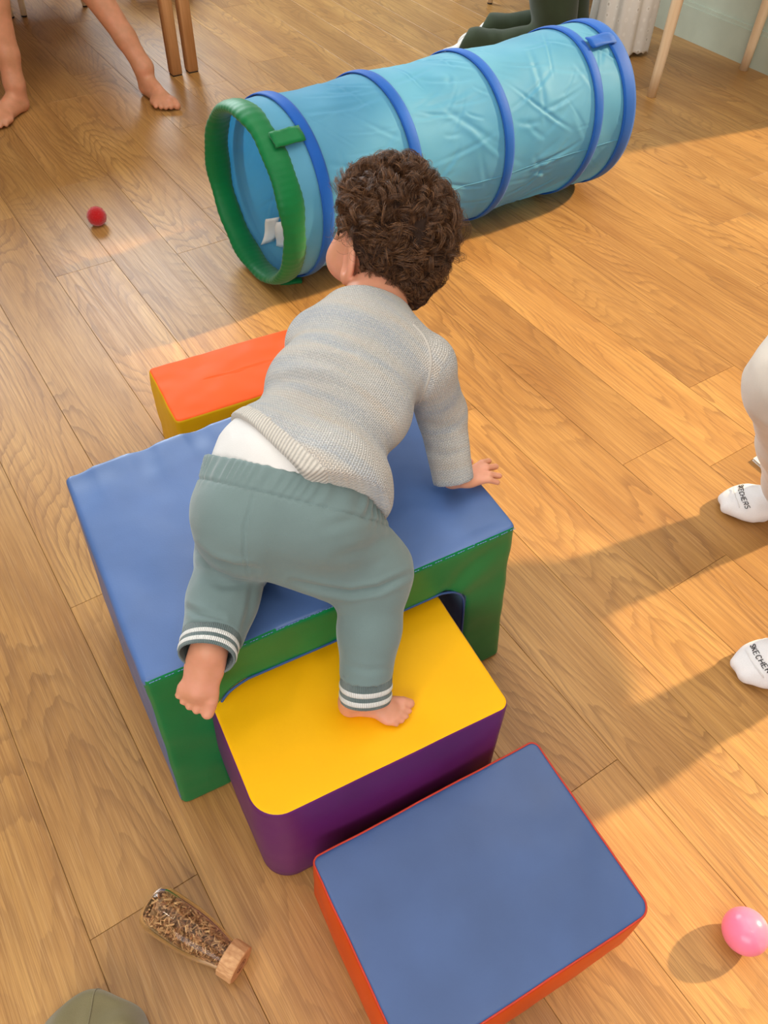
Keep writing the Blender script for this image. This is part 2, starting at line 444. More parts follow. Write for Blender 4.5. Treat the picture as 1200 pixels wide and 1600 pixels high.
SDIR = unit(CHEST - WAIST); LAT = unit(V3(0.963, -0.268, 0) - SDIR * (V3(0.963, -0.268, 0) @ SDIR)); BACKN = np.cross(LAT, SDIR)

# ------------------------------------------------------------------ foam soft-play blocks (local frame u along the front, v to the back)
BO, BANG = V3(-0.31212, 0.50960, 0.0), math.radians(30.17)
BU = V3(math.cos(BANG), math.sin(BANG), 0); BV = V3(-math.sin(BANG), math.cos(BANG), 0)
def bw(u, v, z=0.0): return BO + BU * u + BV * v + V3(0, 0, z)
def to_uv(P): Q = np.atleast_2d(P) - BO; return np.stack([Q @ BU, Q @ BV, Q[:, 2]], 1)

BLUE = vinyl('blue_vinyl', srgb(80, 110, 164), 0.36)
BLUE2 = vinyl('lining_blue_vinyl', srgb(120, 160, 185), 0.5)
GREEN = vinyl('green_vinyl', srgb(2, 122, 66), 0.36)
YELLOW = vinyl('yellow_vinyl', srgb(255, 188, 0), 0.55, 0.04, spec=0.22)
YELLOW2 = vinyl('yellow_side_vinyl', srgb(236, 182, 8), 0.45, 0.05)
PURPLE = vinyl('purple_vinyl', srgb(100, 34, 104), 0.42)
ORANGE = vinyl('orange_vinyl', srgb(252, 94, 26), 0.6, 0.05, spec=0.22)
ORANGE2 = vinyl('deep_orange_vinyl', srgb(224, 78, 10), 0.45)
BLUE3 = vinyl('dusty_blue_vinyl', srgb(68, 95, 146), 0.36)
REDPIPE = plain('red_piping', srgb(205, 62, 40), 0.5)
THREAD = plain('pale_blue_thread', srgb(120, 150, 205), 0.7)
DBLUE = plain('blue_seam', srgb(52, 84, 140), 0.5)

def rbox2(a, b, ha, hb, rad):
    qa = np.abs(a) - ha + rad; qb = np.abs(b) - hb + rad
    return np.sqrt(np.maximum(qa, 0) ** 2 + np.maximum(qb, 0) ** 2) + np.minimum(np.maximum(qa, qb), 0) - rad

def dents(P, items):
    for (c, r, d) in items:
        q = ((P[:, 0] - c[0]) ** 2 + (P[:, 1] - c[1]) ** 2) / r ** 2
        P[:, 2] -= d * np.exp(-q) * (P[:, 2] > 0.05)
    return P

# --- the bridge: green faces, blue cover, open arch
def build_bridge():
    W, Dp, Hh = 0.608, 0.428, 0.385
    root = thing('foam_bridge_block', 'large blue and green foam bridge block with an arch, under the climbing toddler', 'play block', bw(0, 0)); root.rotation_euler.z = BANG
    f = Field((-0.03, -0.03, -0.012), (W + 0.03, Dp + 0.04, Hh + 0.03), 0.0045)
    X, Y, Z = f.coords(); e = 0.007
    pu = 0.010 * np.clip(1 - ((X - W / 2) / (W / 2)) ** 2, 0, 1); pv = np.clip(1 - ((Y - Dp / 2) / (Dp / 2)) ** 2, 0, 1); pz = np.clip(1 - ((Z - Hh / 2) / (Hh / 2)) ** 2, 0, 1)
    d2 = rbox2(X - W / 2, Y - Dp / 2, W / 2 + 0.007 * pz * pv, Dp / 2 + 0.4 * pu + 0.012 * np.clip(1 - ((X - W / 2) / (W / 2)) ** 2, 0, 1) * (Y > Dp / 2), 0.012)
    dz = np.abs(Z - Hh / 2) - Hh / 2 - 0.25 * pu * pv * (Z > Hh / 2)
    a, b = d2 + e, dz + e
    D = np.sqrt(np.maximum(a, 0) ** 2 + np.maximum(b, 0) ** 2) + np.minimum(np.maximum(a, b), 0) - e
    arch = rbox2(X - 0.304, Z + 0.2, 0.219, 0.2 + 0.293, 0.065) + 0 * Y
    f.D = np.maximum(D, -arch).astype(np.float32)
    P, F = f.mesh(); C = P[F].mean(1); N = vnormals(P, F); fn = N[F].mean(1)
    ina = (C[:, 0] > 0.079) & (C[:, 0] < 0.529) & (C[:, 2] < 0.297) & (np.abs(fn[:, 1]) < 0.7)
    front = (fn[:, 1] < -0.62) & ~ina; back = (fn[:, 1] > 0.62) & ~ina
    # slack vinyl: gathers at the back edge, pulled folds on the front, legs splayed by the load
    w = np.zeros(len(P))
    u, v, z = P.T
    w += -0.0035 * np.maximum(0, np.sin(u * 62 + 1.5 * perlin(P, 9))) * np.exp(-((v - 0.44) / 0.07) ** 2) * (z > 0.3)
    w += 0.003 * perlin(P * [1, 1, 1], 11) + 0.0010 * perlin(P, 24, 2)
    dg = (u - 0.52) * 0.55 + (z - 0.30) * -1.0 + 0.012 * perlin(P, 14, 5)
    w += 0.0022 * np.sin(dg * 62 + 3 * perlin(P, 10, 8)) * np.exp(-((u - 0.52) / 0.11) ** 2 - ((z - 0.30) / 0.075) ** 2) * (v < 0.02)
    dg2 = (u - 0.05) * 0.6 + (z - 0.17)
    w += 0.0012 * np.sin(dg2 * 60 + 2 * perlin(P, 9, 3)) * np.exp(-((u - 0.05) / 0.06) ** 2 - ((z - 0.17) / 0.1) ** 2) * (v < 0.02)
    P = P + N * w[:, None]
    s = np.clip(1 - P[:, 2] / Hh, 0, 1) ** 1.5; sd = np.clip((P[:, 0] - 0.304) / 0.3, -1, 1)
    P[:, 0] += s * np.where(sd > 0, 0.020 * sd, 0.013 * sd); P[:, 1] -= 0.013 * s * (1 - P[:, 1] / Dp)
    k = to_uv([KNEE_L, (KNEE_L + ANK_L) / 2, HAND_R])
    P = dents(P, [(k[0], 0.045, 0.012), (k[1], 0.04, 0.008), (k[2], 0.03, 0.004)])
    P[:, 2] = np.maximum(P[:, 2], 0.0)
    for name, msk, mat in (('front_panel', front, GREEN), ('back_panel', back, GREEN), ('arch_lining', ina, BLUE2), ('cover', ~(front | back | ina), BLUE)):
        obj(name, mesh_data(name, *compact(P, F[msk]), mat=mat), root)
    parts = []
    for i in range(104):
        u0 = 0.006 + i * 0.0058; j = np.argmin((P[:, 0] - u0) ** 2 + (P[:, 1] + 0.002) ** 2 * 4 + (P[:, 2] - Hh) ** 2)
        p = P[j] + [0, -0.001, 0.0008]; parts.append(tube([p, p + [0.0034, 0, 0.0003]], 0.0006, 5))
    st = obj('stitching', mesh_data('stitching', *merge(*parts), mat=THREAD), root); st['kind'] = 'stuff'
    pts = [V3(0.079, -0.018, 0.0), V3(0.085, -0.008, 0.15), V3(0.0855, -0.004, 0.225), V3(0.092, -0.004, 0.255), V3(0.108, -0.004, 0.278), V3(0.135, -0.004, 0.291), V3(0.16, -0.005, 0.294), V3(0.30, -0.006, 0.294), V3(0.45, -0.005, 0.294), V3(0.475, -0.004, 0.291), V3(0.50, -0.004, 0.278), V3(0.516, -0.004, 0.255), V3(0.5235, -0.004, 0.22), V3(0.528, -0.01, 0.1), V3(0.536, -0.016, 0.0)]
    obj('arch_seam', mesh_data('arch_seam', *tube(catmull(pts, 5), 0.0022, 6), mat=DBLUE), root)

def corner_outline(u0, u1, v0, v1, rads, n=8):
    """rounded rectangle, radii for (front-left, front-right, back-right, back-left)"""
    out = []
    for (cx, cy, r, a0) in ((u0 + rads[0], v0 + rads[0], rads[0], 180), (u1 - rads[1], v0 + rads[1], rads[1], 270), (u1 - rads[2], v1 - rads[2], rads[2], 0), (u0 + rads[3], v1 - rads[3], rads[3], 90)):
        for a in np.linspace(math.radians(a0), math.radians(a0 + 90), n): out.append((cx + r * math.cos(a), cy + r * math.sin(a)))
    return np.array(out)

def foam_box(name, label, u0, u1, v0, v1, h, rads, top, side, seam_mat=None, rot=0.0, dent=(), splay=0.0, wr=0.002, edge=0.006, crown=0.004, panel_name='side_band'):
    cu, cv = (u0 + u1) / 2, (v0 + v1) / 2
    root = thing(name, label, 'play block', bw(cu, cv)); root.rotation_euler.z = BANG + rot
    hu, hv = (u1 - u0) / 2, (v1 - v0) / 2; nc, ne = 12, 44
    def outline(d):
        r = [max(x - d, 0.0008) for x in rads]; d = min(d, min(hu, hv) - 0.002); q = corner_outline(-hu + d, hu - d, -hv + d, hv - d, r, nc); out = []
        for i in range(4):
            out += list(q[i * nc:(i + 1) * nc]); a_, b_ = q[(i + 1) * nc - 1], q[((i + 1) * nc) % (4 * nc)]
            out += [a_ + (b_ - a_) * t for t in np.linspace(0, 1, ne + 2)[1:-1]]
        return np.array(out)
    lev = [(0.3, 0.0), (edge, 0.0), (0.0, edge)] + [(0.0, z) for z in np.linspace(edge, h - edge, 16)[1:]] 
    arc = [(edge * (1 - math.cos(a)), h - edge + edge * math.sin(a)) for a in np.linspace(0, math.pi / 2, 7)[1:]]
    lev += arc; nside = len(lev) - 3
    lev += [(edge + (min(hu, hv) - 0.004 - edge) * t, h) for t in np.linspace(0, 1, 34)[1:]]
    rings = [np.concatenate([outline(d), np.full((4 * (nc + ne), 1), z)], 1) for d, z in lev]; m_ = 4 * (nc + ne)
    P, F = loft(rings); j_ = np.arange(m_ // 2); b_ = (len(rings) - 1) * m_
    F = np.concatenate([F, np.stack([b_ + j_, b_ + (j_ + 1) % m_, b_ + (m_ - 2 - j_) % m_, b_ + m_ - 1 - j_], 1)]); N = vnormals(P, F)
    pu = np.clip(1 - (P[:, 0] / hu) ** 2, 0, 1); pv = np.clip(1 - (P[:, 1] / hv) ** 2, 0, 1); pz = np.clip(1 - ((P[:, 2] - h / 2) / (h / 2)) ** 2, 0, 1)
    wv = wr * perlin(P, 10, 3) + 0.5 * wr * perlin(P, 24, 4) + 0.007 * pz * np.abs(N[:, 1]) * pu + 0.007 * pz * np.abs(N[:, 0]) * pv + crown * pu * pv * (N[:, 2] > .5)
    P = P + N * wv[:, None]
    s = np.clip(1 - P[:, 2] / h, 0, 1); P[:, 0] *= 1 + splay * s; P[:, 1] *= 1 + splay * s
    c, sn = math.cos(-rot), math.sin(-rot); dl = []
    for (pt, rr, dd) in dent:
        q = to_uv(pt)[0] - [cu, cv, 0]; dl.append(((c * q[0] - sn * q[1], sn * q[0] + c * q[1]), rr, dd))
    P = dents(P, dl); P[:, 2] = np.maximum(P[:, 2], 0)
    ri = F.min(1) // m_; t = ri >= nside - 1
    Ft = [list(f) for f in compact(P, F[t])[1]]; Pt = compact(P, F[t])[0]
    obj('top_panel', mesh_data('top_panel', Pt, compact(P, F[t])[1], mat=top), root)
    obj('side_band', mesh_data('side_band', *compact(P, F[~t]), mat=side), root)
    if seam_mat:
        k0 = (nside - 1) * m_; N2 = vnormals(P, F); pts = P[k0:k0 + m_] + N2[k0:k0 + m_] * 0.0006
        obj('piping', mesh_data('piping', *tube(list(pts), 0.0016, 6, closed=True), mat=seam_mat), root)
    return root

def build_blocks():
    build_bridge()
    foam_box('foam_step_block', 'foam step block with yellow top and purple sides, pushed halfway into the arch', 0.078, 0.480, -0.205, 0.17, 0.26, (0.045, 0.018, 0.018, 0.045), YELLOW, PURPLE, None, -0.02, ((HEEL_R, 0.03, 0.004), (TOE_R, 0.03, 0.004)), 0.012, 0.0018)
    foam_box('foam_step_block', 'low dusty blue foam block with orange sides, nearest to the camera', 0.127, 0.522, -0.524, -0.236, 0.15, (0.012, 0.022, 0.014, 0.012), BLUE3, ORANGE2, REDPIPE, 0.0, (), 0.02, 0.002)
    foam_box('foam_step_block', 'foam block with bright orange top and yellow sides, behind the bridge block', 0.242, 0.625, 0.672, 0.868, 0.20, (0.012, 0.012, 0.012, 0.012), ORANGE, YELLOW2, None, 0.0, (), 0.01, 0.005)

# ------------------------------------------------------------------ pop-up crawl tunnel
TUN_BLUE, TUN_TRIM, TUN_GREEN = None, None, None
def build_tunnel():
    m = NT('sky_blue_nylon'); co = m.coord()
    nz = m.noise(co, 6, 3); w = m.noise(m.mapping(co, (1, 1, 1)), 900, 1)
    m.base(m.mix(m.ramp(nz, [(0.3, (0, 0, 0, 1)), (0.7, (1, 1, 1, 1))]), srgb(104, 186, 220), srgb(130, 206, 234)))
    m.set(Roughness=0.55, Specular_IOR_Level=0.3, Sheen_Weight=0.2)
    cr = m.n('ShaderNodeTexNoise', noise_type='RIDGED_MULTIFRACTAL') if hasattr(bpy.types.ShaderNodeTexNoise, 'noise_type') else m.n('ShaderNodeTexNoise')
    cr.inputs['Scale'].default_value = 5; cr.inputs['Detail'].default_value = 3; m.l(co, cr.inputs['Vector'])
    m.bump(cr.outputs[0], 0.15, 0.004)
    tr = m.n('ShaderNodeBsdfTranslucent'); tr.inputs[0].default_value = srgb(110, 195, 225)
    mx = m.n('ShaderNodeMixShader'); mx.inputs[0].default_value = 0.52; out = m.t.nodes['Material Output']
    m.l(m.b.outputs[0], mx.inputs[1]); m.l(tr.outputs[0], mx.inputs[2]); m.l(mx.outputs[0], out.inputs[0])
    nylon = m.m
    trim = fabric('royal_blue_webbing', srgb(20, 90, 180), 700, 0.08, 0.6, 0.2, 0.1)
    green = fabric('green_nylon', srgb(8, 116, 60), 500, 0.1, 0.45, 0.15, 0.15)
    white = plain('white_label', srgb(236, 232, 228), 0.8)
    A = V3(-0.397, 2.079, 0); B = V3(0.590, 2.786, 0); L = np.linalg.norm(B - A); ax = (B - A) / L; sd = V3(-ax[1], ax[0], 0); R = 0.24
    root = thing('crawl_tunnel', 'sky blue fabric crawl tunnel with blue hoops and a padded green rim', 'play tunnel', A)
    # (position along the axis, yaw lean, backward tilt)
    hoops = [(0.085, 0.05, -0.05), (0.375, 0.05, -0.05), (0.70, 0.04, -0.04), (1.06, -0.03, -0.12), (1.205, -0.06, -0.02)]
    def ring_pt(s, th, r, yaw=0.0, tilt=0.0):
        # th measured from the side (sd) upward
        y, z = math.cos(th) * r, math.sin(th) * r
        off = -y * yaw - z * tilt
        return A + ax * (s + off) + sd * y + V3(0, 0, R + 0.004 + z)
    hs = np.array([0.0] + [h[0] for h in hoops])
    rc_ = np.random.default_rng(8); creases = []
    for _ in range(260):
        an = rc_.normal() * 0.55 + (1.2 if rc_.random() < .25 else 0.15); creases.append((rc_.uniform(0.1, 1.2), rc_.uniform(0, 2 * np.pi), math.cos(an), math.sin(an), rc_.uniform(.03, .16), rc_.uniform(.003, .009), rc_.uniform(.0008, .0034)))
    nS, nT = 420, 360; th = np.linspace(0, 2 * np.pi, nT, endpoint=False); rings = []
    for s in np.linspace(0, L, nS):
        i = np.searchsorted(hs, s, side='right') - 1; i = min(max(i, 0), len(hs) - 2)
        q = (s - hs[i]) / (hs[i + 1] - hs[i]); sag = 4 * q * (1 - q) * min(0.014, 0.05 * (hs[i + 1] - hs[i]))
        yaw = np.interp(s, [0] + [h[0] for h in hoops], [0.0] + [h[1] for h in hoops]); tilt = np.interp(s, [0] + [h[0] for h in hoops], [0.0] + [h[2] for h in hoops])
        rr = np.full(nT, R - 0.003) - sag
        ring = np.array([ring_pt(s, t, 1.0, 0, 0) for t in th])
        y, z = np.cos(th) * rr, np.sin(th) * rr
        P = A + ax * s + np.outer(-y * yaw - z * tilt, ax) + np.outer(y, sd) + np.stack([0 * y, 0 * y, R + 0.004 + z], 1)
        env = 4 * q * (1 - q) if 0 < i < 5 else 0.5 * q * (1 - q)
        cc = np.stack([np.full(nT, s * 5.0), np.cos(th) * 1.6, np.sin(th) * 1.6], 1)
        wv = np.zeros(nT)
        for (s0_, t0_, da, db, ln_, wd_, dp_) in creases:
            if abs(s - s0_) > ln_ + 0.03: continue
            dt = ((th - t0_ + np.pi) % (2 * np.pi) - np.pi) * R; ds = s - s0_
            al = ds * da + dt * db; ac = -ds * db + dt * da + 0.10 * al * al / ln_
            tp = np.clip(1 - (al / ln_) ** 2, 0, 1); g_ = ac / wd_
            wv += dp_ * tp * (-np.exp(-g_ * g_) + 0.7 * np.exp(-(g_ - 1.7) ** 2 / 1.4) + 0.25 * np.exp(-(g_ + 2.2) ** 2 / 2))
        wv += perlin(cc, 1.2, 3) * 0.007 + perlin(cc, 2.6, 4) * 0.003
        P = P + ((wv + 0.006) * env)[:, None] * (np.outer(np.cos(th), sd) + np.stack([0 * th, 0 * th, np.sin(th)], 1))
        P[:, 2] = np.maximum(P[:, 2], 0.002); rings.append(P)
    P, F = loft(rings)
    o = make('fabric', P, F, nylon, root); sm = o.modifiers.new('thickness', 'SOLIDIFY'); sm.thickness = 0.0012; sm.offset = -1
    # seam running along the side
    def on(s, t, lift=0.002):
        i = int(np.clip(round(s / L * (nS - 1)), 0, nS - 1)); j = int(round(t / (2 * np.pi) * nT)) % nT
        p = rings[i][j]; return p + lift * unit(sd * math.cos(t) + V3(0, 0, math.sin(t)))
    seamth = math.radians(180 + 4)
    make('fabric_seam', *tube([on(s, seamth, 0.0005) for s in np.linspace(0.08, 1.2, 60)], 0.0014, 5), nylon, root)
    tt = np.linspace(0, 2 * np.pi, 97)[:-1]
    for k, (s, yaw, tilt) in enumerate(hoops):
        pts = [ring_pt(s, t, R - 0.001, yaw, tilt) for t in tt]
        wd = 0.026 if k == len(hoops) - 1 else 0.017
        # flat webbing: wide along the axis, thin outwards
        rg = []
        prof = [(-1, -.1), (-1, .45), (-.6, .85), (0, 1), (.6, .85), (1, .45), (1, -.1), (0, -.1)]
        for t, p in zip(tt, pts):
            o_ = unit(sd * math.cos(t) + V3(0, 0, math.sin(t)))
            rg.append(np.array([p + ax * a * wd + o_ * b * 0.0045 for a, b in prof]))
        rg.append(rg[0]); Pq, Fq = loft(rg); Pq[:, 2] = np.maximum(Pq[:, 2], 0.001)
        make('hoop', Pq, Fq, trim, root)
    # padded green rim with gathers
    rg = []; N2 = 300
    for i in range(N2 + 1):
        t = 2 * np.pi * i / N2; c = ring_pt(0.002, t, R - 0.014, 0.0, 0.0); o_ = unit(sd * math.cos(t) + V3(0, 0, math.sin(t)))
        g = 1 + 0.018 * math.sin(i * 2 * np.pi * 71 / N2 + 4 * math.sin(t * 5)) + 0.05 * math.sin(t * 5 + 1) + 0.04 * math.sin(t * 11 + 2)
        ang = np.linspace(0, 2 * np.pi, 14, endpoint=False)
        rg.append(np.array([c + (ax * math.cos(a) * 0.036 + o_ * math.sin(a) * 0.016) * g for a in ang]))
    rg[-1] = rg[0]; Pq, Fq = loft(rg); Pq[:, 2] = np.maximum(Pq[:, 2], 0.001)
    rim = make('padded_rim', Pq, Fq, green, root)
    def tab(name, s0, s1, t, w, mat, lift=0.010):
        P = []
        for s in np.linspace(s0, s1, 7):
            for a in (-1, -0.5, 0, 0.5, 1):
                tt_ = t + a * w / R; y, z = math.cos(tt_), math.sin(tt_)
                rr = R + lift + 0.002 * math.sin(s * 300 + a * 3)
                P.append(A + ax * s + sd * y * rr + V3(0, 0, max(R + 0.004 + z * rr, 0.003)))
        P = np.array(P); F = np.array([[i * 5 + j, i * 5 + j + 1, (i + 1) * 5 + j + 1, (i + 1) * 5 + j] for i in range(6) for j in range(4)])
        o = make(name, P, F, mat, root); m_ = o.modifiers.new('t', 'SOLIDIFY'); m_.thickness = 0.004; m_.offset = 0; return o
    tab('fastening_tab', 0.0, 0.085, math.radians(124), 0.02, green, 0.012)
    tab('fastening_tab', 1.10, 1.20, math.radians(112), 0.02, trim, 0.010)
    # floor tabs: short straps lying out beside the tunnel
    for (px, py, mat, ang) in ((905, 275, trim, 0.35), (455, 438, green, 0.1)):
        c = at(px, py, 0.004); dd = V3(math.cos(ang), math.sin(ang), 0); ss = V3(-math.sin(ang), math.cos(ang), 0)
        P = np.array([c + dd * a * 0.032 + ss * b * 0.018 + V3(0, 0, 0.004 * math.sin(a * 2) + zz) for zz in (-0.003, 0.003) for a in (-1, -.33, .33, 1) for b in (-1, 1)])
        Fq = [[i * 2, i * 2 + 1, i * 2 + 3, i * 2 + 2][::-1] for i in range(3)] + [[8 + i * 2, 8 + i * 2 + 1, 8 + i * 2 + 3, 8 + i * 2 + 2] for i in range(3)]
        Fq += [[0, 1, 9, 8], [6, 14, 15, 7]] + [[i * 2, 8 + i * 2, 10 + i * 2, 2 + i * 2] for i in range(3)] + [[1 + i * 2, 3 + i * 2, 11 + i * 2, 9 + i * 2] for i in range(3)]
        make('fastening_tab', P, Fq, mat, root)
    # white care label hanging inside the green end
    lab = []
    for k_, (p0, p1, ww) in enumerate(((at(418, 380, 0.035), at(428, 340, 0.125), 0.021), (at(436, 388, 0.022), at(440, 346, 0.120), 0.015))):
        wv_ = unit(V3(1, 0.25 - 0.5 * k_, 0)) * ww; g = []
        for i in range(8):
            for j in range(4):
                q = i / 7.0; r_ = (j / 3.0 - 0.5) * 2
                g.append(p0 + (p1 - p0) * q + wv_ * r_ + V3(0.004 * math.sin(q * 5 + k_), 0.006 * math.sin(q * 4 + k_ * 2 + r_ * .6), 0.003 * r_))
        lab.append((np.array(g), [[i * 4 + j, i * 4 + j + 1, (i + 1) * 4 + j + 1, (i + 1) * 4 + j] for i in range(7) for j in range(3)]))
    o = make('care_label', *merge(*lab), white, root); m_ = o.modifiers.new('t', 'SOLIDIFY'); m_.thickness = 0.0008

# ------------------------------------------------------------------ small things on the floor
def sphere(c, r, nu=48, nv=32, fn=None, pole=(0, 0, 1)):
    s, t = frame(pole); pz = unit(pole); rings = []
    for i in range(nv + 1):
        a = np.pi * i / nv; rr, z = max(math.sin(a), 1e-4), -math.cos(a)
        th = np.linspace(0, 2 * np.pi, nu, endpoint=False)
        rings.append(np.cos(th)[:, None] * s * rr + np.sin(th)[:, None] * t * rr + pz * z)
    P, F = loft(rings)
    if fn is not None: P = P * (1 + fn(P))[:, None]
    return P * r + np.asarray(c), F
def lathe(prof, c, axis, m=48, hint=(0, 0, 1)):
    s, t = frame(axis, hint); a = unit(axis); th = np.linspace(0, 2 * np.pi, m, endpoint=False)
    return loft([np.asarray(c) + a * x + max(r, 1e-4) * (np.cos(th)[:, None] * s + np.sin(th)[:, None] * t) for x, r in prof])

def build_small():
    # red felt ball
    red = fabric('red_felt', srgb(188, 14, 20), 260, 0.12, 0.95, 0.6, 0.6)
    c = at(151, 338, 0.029); root = thing('felt_ball', 'small red fuzzy ball alone on the floor near bare feet', 'ball', (c[0], c[1], 0))
    make('ball_core', *sphere(c, 0.029, 64, 48, lambda P: 0.035 * perlin(P, 6, 2) + 0.03 * perlin(P, 14, 3)), red, root)
    rn = np.random.default_rng(5); n = 2600; d = rn.normal(size=(n, 3)); d /= np.linalg.norm(d, axis=1)[:, None]
    t = np.cross(d, rn.normal(size=(n, 3))); t /= np.linalg.norm(t, axis=1)[:, None]
    base = c + d * 0.028; w = 0.00035
    Pf = np.stack([base + t * w, base - t * w, base + d * 0.0030 + np.cross(d, t) * 0.0012], 1).reshape(-1, 3)
    keep = Pf[2::3, 2] > 0.001
    Ff = np.arange(3 * n).reshape(-1, 3)[keep]
    fz = make('fuzz', *compact(Pf, Ff), red, root); fz['kind'] = 'stuff'
    # pink plastic ball with a mould seam
    m = NT('pink_plastic'); m.base(srgb(252, 136, 170)); m.set(Roughness=0.28, Subsurface_Weight=0.15, Subsurface_Scale=0.02, Specular_IOR_Level=0.5)
    c = at(1165, 1455, 0.034); root = thing('pit_ball', 'shiny pink plastic ball on the floor by the low blue block', 'ball', (c[0], c[1], 0))
    pole = unit((0.9, 0.35, 0.2))
    def dent(P):
        q = P @ pole; return 0.006 * np.exp(-(q / 0.02) ** 2) - 0.02 * np.exp(-((P - unit((0.3, -0.6, 0.7))) ** 2).sum(1) / 0.02)
    make('ball_shell', *sphere(c, 0.034, 96, 64, dent, tuple(pole)), m.m, root)
    # sensory bottle
    g = NT('clear_plastic'); g.base((1, 1, 1, 1)); g.set(Roughness=0.03, Transmission_Weight=1.0, IOR=1.2)
    a, b = at(243, 1417, 0.034), at(352, 1492, 0.030); axis = unit(b - a); Lb = np.linalg.norm(b - a)
    root = thing('sensory_bottle', 'clear plastic bottle filled with wood chips, wooden cap, lying on the floor', 'bottle', (a[0], a[1], 0))
    outer = [(-0.010, 0.0), (-0.010, 0.020), (-0.006, 0.029), (0.002, 0.0325), (0.012, 0.0338), (Lb * .35, 0.0338), (Lb * .55, 0.0325), (Lb * .75, 0.029), (Lb * .9, 0.0245), (Lb, 0.022), (Lb + 0.006, 0.0215)]
    ext = catmull([V3(x, r, 0) for x, r in outer], 4)
    inner = [(p[0] * 0.995 + 0.0008, max(p[1] - 0.0013, 0)) for p in ext]
    prof = [(p[0], p[1]) for p in ext] + inner[::-1]
    make('bottle_body', *lathe(prof, a, axis, 56), g.m, root)
    chip = NT('wood_chips'); oi = chip.n('ShaderNodeNewGeometry')
    chip.base(chip.ramp(oi.outputs['Random Per Island'], [(0, srgb(120, 78, 44)), (0.35, srgb(200, 142, 88)), (0.7, srgb(234, 190, 130)), (1, srgb(166, 106, 62))])); chip.set(Roughness=0.8)
    rn = np.random.default_rng(11); s, t = frame(axis); parts = []
    rad = lambda x: np.interp(x, [p[0] for p in ext], [p[1] for p in ext]) - 0.003
    for i in range(900):
        x = rn.uniform(-0.004, Lb); R_ = rad(x); al = rn.uniform(0, 2 * np.pi); rr = R_ * math.sqrt(rn.uniform(0.25, 1.0)) * 0.93
        p = a + axis * x + (s * math.cos(al) + t * math.sin(al)) * rr
        e = unit(rn.normal(size=3)); ln = rn.uniform(0.003, 0.008) if rn.random() < .6 else rn.uniform(0.002, 0.003); wd = rn.uniform(0.0008, 0.002)
        # keep inside
        for sgn in (-1, 1):
            q = p + e * ln * sgn - a; xx = q @ axis; rq = np.linalg.norm(q - axis * xx)
            if rq > R_ or xx < -0.008 or xx > Lb + .004: e = unit(e - unit(q - axis * xx) * (e @ unit(q - axis * xx))); ln *= 0.6
        f1, f2 = frame(e); parts.append((np.array([p - e * ln + f1 * wd, p - e * ln - f1 * wd, p + e * ln - f1 * wd * .6, p + e * ln + f1 * wd * .6, p + f2 * wd, p - f2 * wd]),
                                        [[0, 4, 3], [0, 1, 4], [1, 2, 4], [2, 3, 4], [3, 5, 0], [0, 5, 1], [1, 5, 2], [2, 5, 3]]))
    fill = make('wood_chip_filling', *merge(*parts), chip.m, root, flat=True); fill['kind'] = 'stuff'
    wood = NT('beech_cap'); co = wood.coord(); fb = wood.noise(wood.mapping(co, (60, 60, 400)), 1.5, 3)
    wood.base(wood.mix(wood.ramp(fb, [(0.35, (0, 0, 0, 1)), (0.7, (1, 1, 1, 1))]), srgb(196, 140, 92), srgb(222, 172, 122))); wood.set(Roughness=0.6)
    e = a + axis * (Lb + 0.002)
    capm = lathe([(0, 0.0), (0, 0.0265), (0.001, 0.0275), (0.025, 0.0275), (0.0265, 0.0262), (0.0265, 0.0)], e, axis, 12)
    o = make('wooden_cap', *capm, wood.m, root, flat=True)
    ring = NT('cap_mark'); ring.base(srgb(150, 98, 62)); ring.set(Roughness=0.7)
    for r_ in (0.006, 0.010):
        th = np.linspace(0, 2 * np.pi, 24, endpoint=False); s2, t2 = frame(axis)
        make('cap_mark', *tube([e + axis * 0.0267 + (s2 * math.cos(x) + t2 * math.sin(x)) * r_ for x in th], 0.0007, 5, closed=True), ring.m, root)
    # olive fabric hat at the lower left edge
    ol = fabric('olive_linen', srgb(126, 116, 84), 1100, 0.10, 0.95, 0.5, 0.3)
    c = at(151, 1644, 0.0); nT, nR = 160, 40; rings = []
    th = np.linspace(0, 2 * np.pi, nT, endpoint=False)
    for i in range(nR + 1):
        q = i / nR
        rr = 0.082 * np.sin(q * np.pi / 2) ** 0.9 * (1 + 0.05 * np.cos(th * 3 + 0.6) + 0.03 * np.cos(th * 7))
        z = 0.055 * (1 - q ** 3.2) + 0.004
        x, y = rr * np.cos(th) * 1.02, rr * np.sin(th) * 0.85
        pp = np.stack([c[0] + x, c[1] + y, np.full(nT, z)], 1)
        fold = 0.007 * np.sin(th * 5 + 7 * q + 1.5 * np.sin(th * 2)) * q * (1.1 - q) * 2 + 0.006 * perlin(pp, 28, 3)
        pp[:, 2] = np.maximum(pp[:, 2] + fold, 0.003); rings.append(pp)
    rings.append(np.stack([c[0] + (rings[-1][:, 0] - c[0]) * 0.98, c[1] + (rings[-1][:, 1] - c[1]) * 0.98, np.full(nT, 0.001)], 1))
    P, F = loft(rings); root = thing('linen_cloth', 'olive green linen cloth bunched on the floor in the lower left corner', 'cloth', (c[0], c[1], 0))
    crown = make('cloth', P, F, ol, root)
    sp = [rings[int(nR * q)][int(nT * 0.27)] + V3(0, 0, 0.0006) for q in np.linspace(0.05, 0.98, 24)]
    make('seam', *tube(sp, 0.0010, 5), ol, root)
    sp = [rings[int(nR * q)][int(nT * 0.77)] + V3(0, 0, 0.0006) for q in np.linspace(0.05, 0.98, 24)]
    make('seam', *tube(sp, 0.0010, 5), ol, root)
    # white board book lying half hidden beside the socked foot
    wh = plain('white_card', srgb(228, 226, 222), 0.5, 0.03)
    pg = plain('page_edge', srgb(205, 200, 192), 0.8, 0.05)
